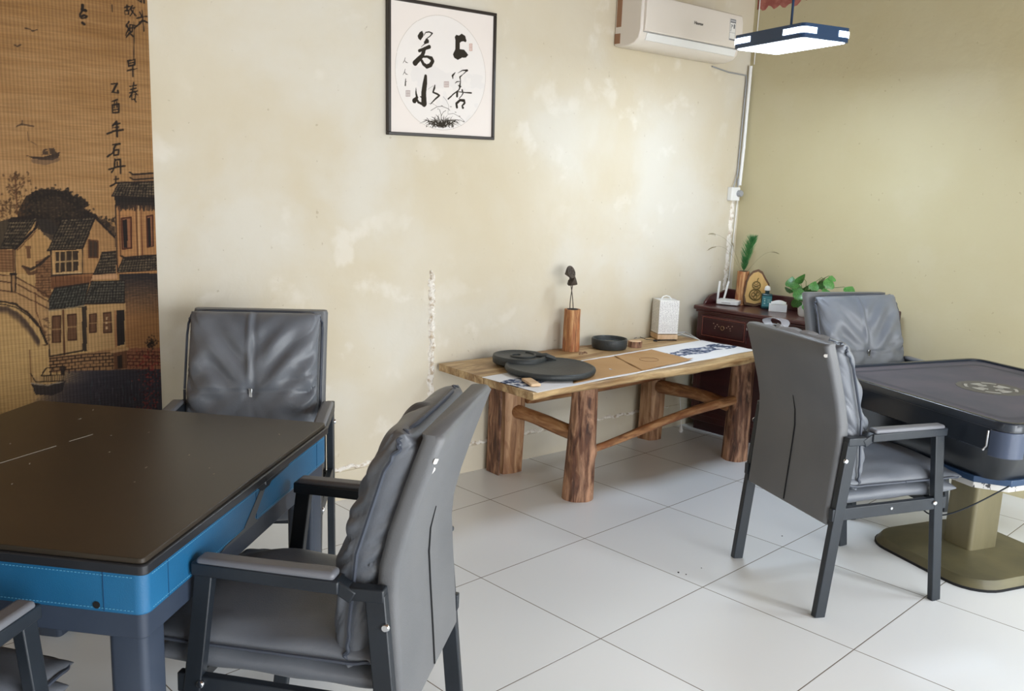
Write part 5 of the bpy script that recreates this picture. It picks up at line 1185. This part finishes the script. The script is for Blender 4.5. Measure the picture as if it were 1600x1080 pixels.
# faded red paper left on the right wall
M['redpaper'] = mat('faded_red_paper', (176, 112, 100), .9, 0, (150, 84, 76), 22, lo=.4, hi=.6)
rr_ = random.Random(2); top = [(-.02-.02*k, 2.80) for k in range(21)]; bot = [(-.42+.02*k, 2.585+.012*math.sin(k*1.7)+rr_.uniform(-.006, .006)+(.03 if k < 5 else 0)) for k in range(21)]
vs = [(-.003, y, z) for y, z in top+bot]; tag(MB().add(vs+[(-.0005, y, z) for _, y, z in vs], [tuple(range(len(vs))), tuple(range(2*len(vs)-1, len(vs)-1, -1))]+[(i, len(vs)+i, len(vs)+(i+1) % len(vs), (i+1) % len(vs)) for i in range(len(vs))]).build('red_paper', 'redpaper', smooth=False), 'faded red paper remnant stuck high on the right wall behind the lamp stem', 'paper')

# ================================================================== PENDANT LAMP
def pendant():
    zb = 2.17
    L_, Fp, R_, Np = [atZ(p_, zb)[:2] for p_ in ((1143, 78), (1219, 83), (1330, 67), (1250, 59))]
    c = (L_+Fp+R_+Np)/4; ax = (L_-Np); hx = (np.linalg.norm(L_-Np)+np.linalg.norm(Fp-R_))/4; hy = (np.linalg.norm(R_-Np)+np.linalg.norm(Fp-L_))/4
    hx *= 1.06; hy *= 1.06
    th = math.atan2(ax[1], ax[0]); root = thing('pendant_lamp', 'flat rectangular black pendant lamp glowing cool white, hanging in the corner', 'lamp', (c[0], c[1], zb), th)
    M['lampblk'] = mat('lamp_black', (34, 60, 92), .25)
    M['lit'] = mat('lit_acrylic', (240, 246, 255), .4, emit=(222, 238, 255), estr=9)
    M['lit2'] = mat('lit_slot', (240, 246, 255), .4, emit=(214, 234, 255), estr=5)
    H = .062
    o = rrect(hx, hy, .028, 6); i_ = rrect(hx-.010, hy-.010, .02, 6); n = len(o)
    vs = [(x, y, -.001) for x, y in o]+[(x, y, H) for x, y in o]+[(x, y, H) for x, y in i_]+[(x, y, -.001) for x, y in i_]
    MB().add(vs, [(a*n+j, a*n+(j+1) % n, ((a+1) % 4)*n+(j+1) % n, ((a+1) % 4)*n+j) for a in range(4) for j in range(n)]).build('band', 'lampblk', root, ang=50)
    MB().prism(rrect(hx-.012, hy-.012, .02, 6), -.004, .010).build('diffuser', 'lit', root, bevel=.004)
    MB().prism(i_, H-.012, H-.004).build('top_plate', 'lampblk', root)
    # lit slots wrapped round the corners
    for k_, (sx, sy) in enumerate(((-1, -1), (1, 1), (-1, 1), (1, -1))):
        path = []; la, lb = (.13, .075)
        cx, cy, r_ = sx*(hx-.028), sy*(hy-.028), .0295
        path = [(sx*(hx-la), sy*(hy+.0015))]+[(cx+r_*sx*math.sin(t), cy+r_*sy*math.cos(t)) for t in np.linspace(0, PI/2, 6)]+[(sx*(hx+.0015), sy*(hy-lb))]
        z0, z1 = .020, .046; m_ = len(path); b = MB(); vs = []
        for (x, y) in path: vs += [(x, y, z0), (x, y, z1)]
        b.add(vs, [(2*j, 2*j+2, 2*j+3, 2*j+1) for j in range(m_-1)]); s = b.build('light_slot', 'lit2', root, smooth=False); q = s.modifiers.new('t', 'SOLIDIFY'); q.thickness = .002; q.offset = 0
    MB().tube([(-hx*.0, 0, H-.01), (0, 0, HT-zb-.02)], .006, 10).build('stem', 'lampblk', root)
    MB().lathe([(.05, 0), (.05, .02), (.04, .025)], 24).build('ceiling_cup', 'lampblk', root, loc=(0, 0, HT-zb-.0255))
    l = bpy.data.lights.new('lamp_light', 'AREA'); l.shape = 'RECTANGLE'; l.size = hx*1.9; l.size_y = hy*1.9; l.energy = 16; l.color = (.70, .84, 1)
    lo = bpy.data.objects.new('lamp_light', l); COL.objects.link(lo); lo.parent = root; lo.location = (0, 0, -.008); return root
lamp1 = pendant()
# a second lamp of the same kind hangs over the right part of the room, outside the photograph
lamp2 = copy_tree(lamp1); lamp2.location = (-1.35, -4.1, 2.17); lamp2['label'] = 'second flat black pendant lamp, nearer the glass doors'
for o in COL.objects:
    if o.parent == lamp2 and o.type == 'LIGHT': o.data = o.data.copy(); o.data.energy = 31; o.data.color = (.93, .97, 1)
# crumbs on the floor
for px, r_ in (((1060, 895), .004), ((1072, 898), .0028), ((1222, 838), .003), ((1096, 888), .0022)):
    q = atZ(px); o = MB().lathe([(r_, 0), (r_*1.1, r_*.5), (r_*.3, r_*.9)], 7, wob=.2).build('crumb', 'slit', None, loc=(q[0], q[1], 0)); tag(o, 'tiny dark crumb on the pale floor tiles between the log table and the nearest armchairs', 'crumb', 'crumbs on the floor')

# this cushion has slipped sideways on its backrest
for o in COL.objects:
    if o.parent == chairs[3] and o.name.startswith('back_cushion'): o.location = (-.035, .012, -.004); o.rotation_euler = (0, math.radians(1.5), 0)
    if o.parent == chairs[2] and o.name.startswith('back_cushion'): o.location = (.008, 0, 0)
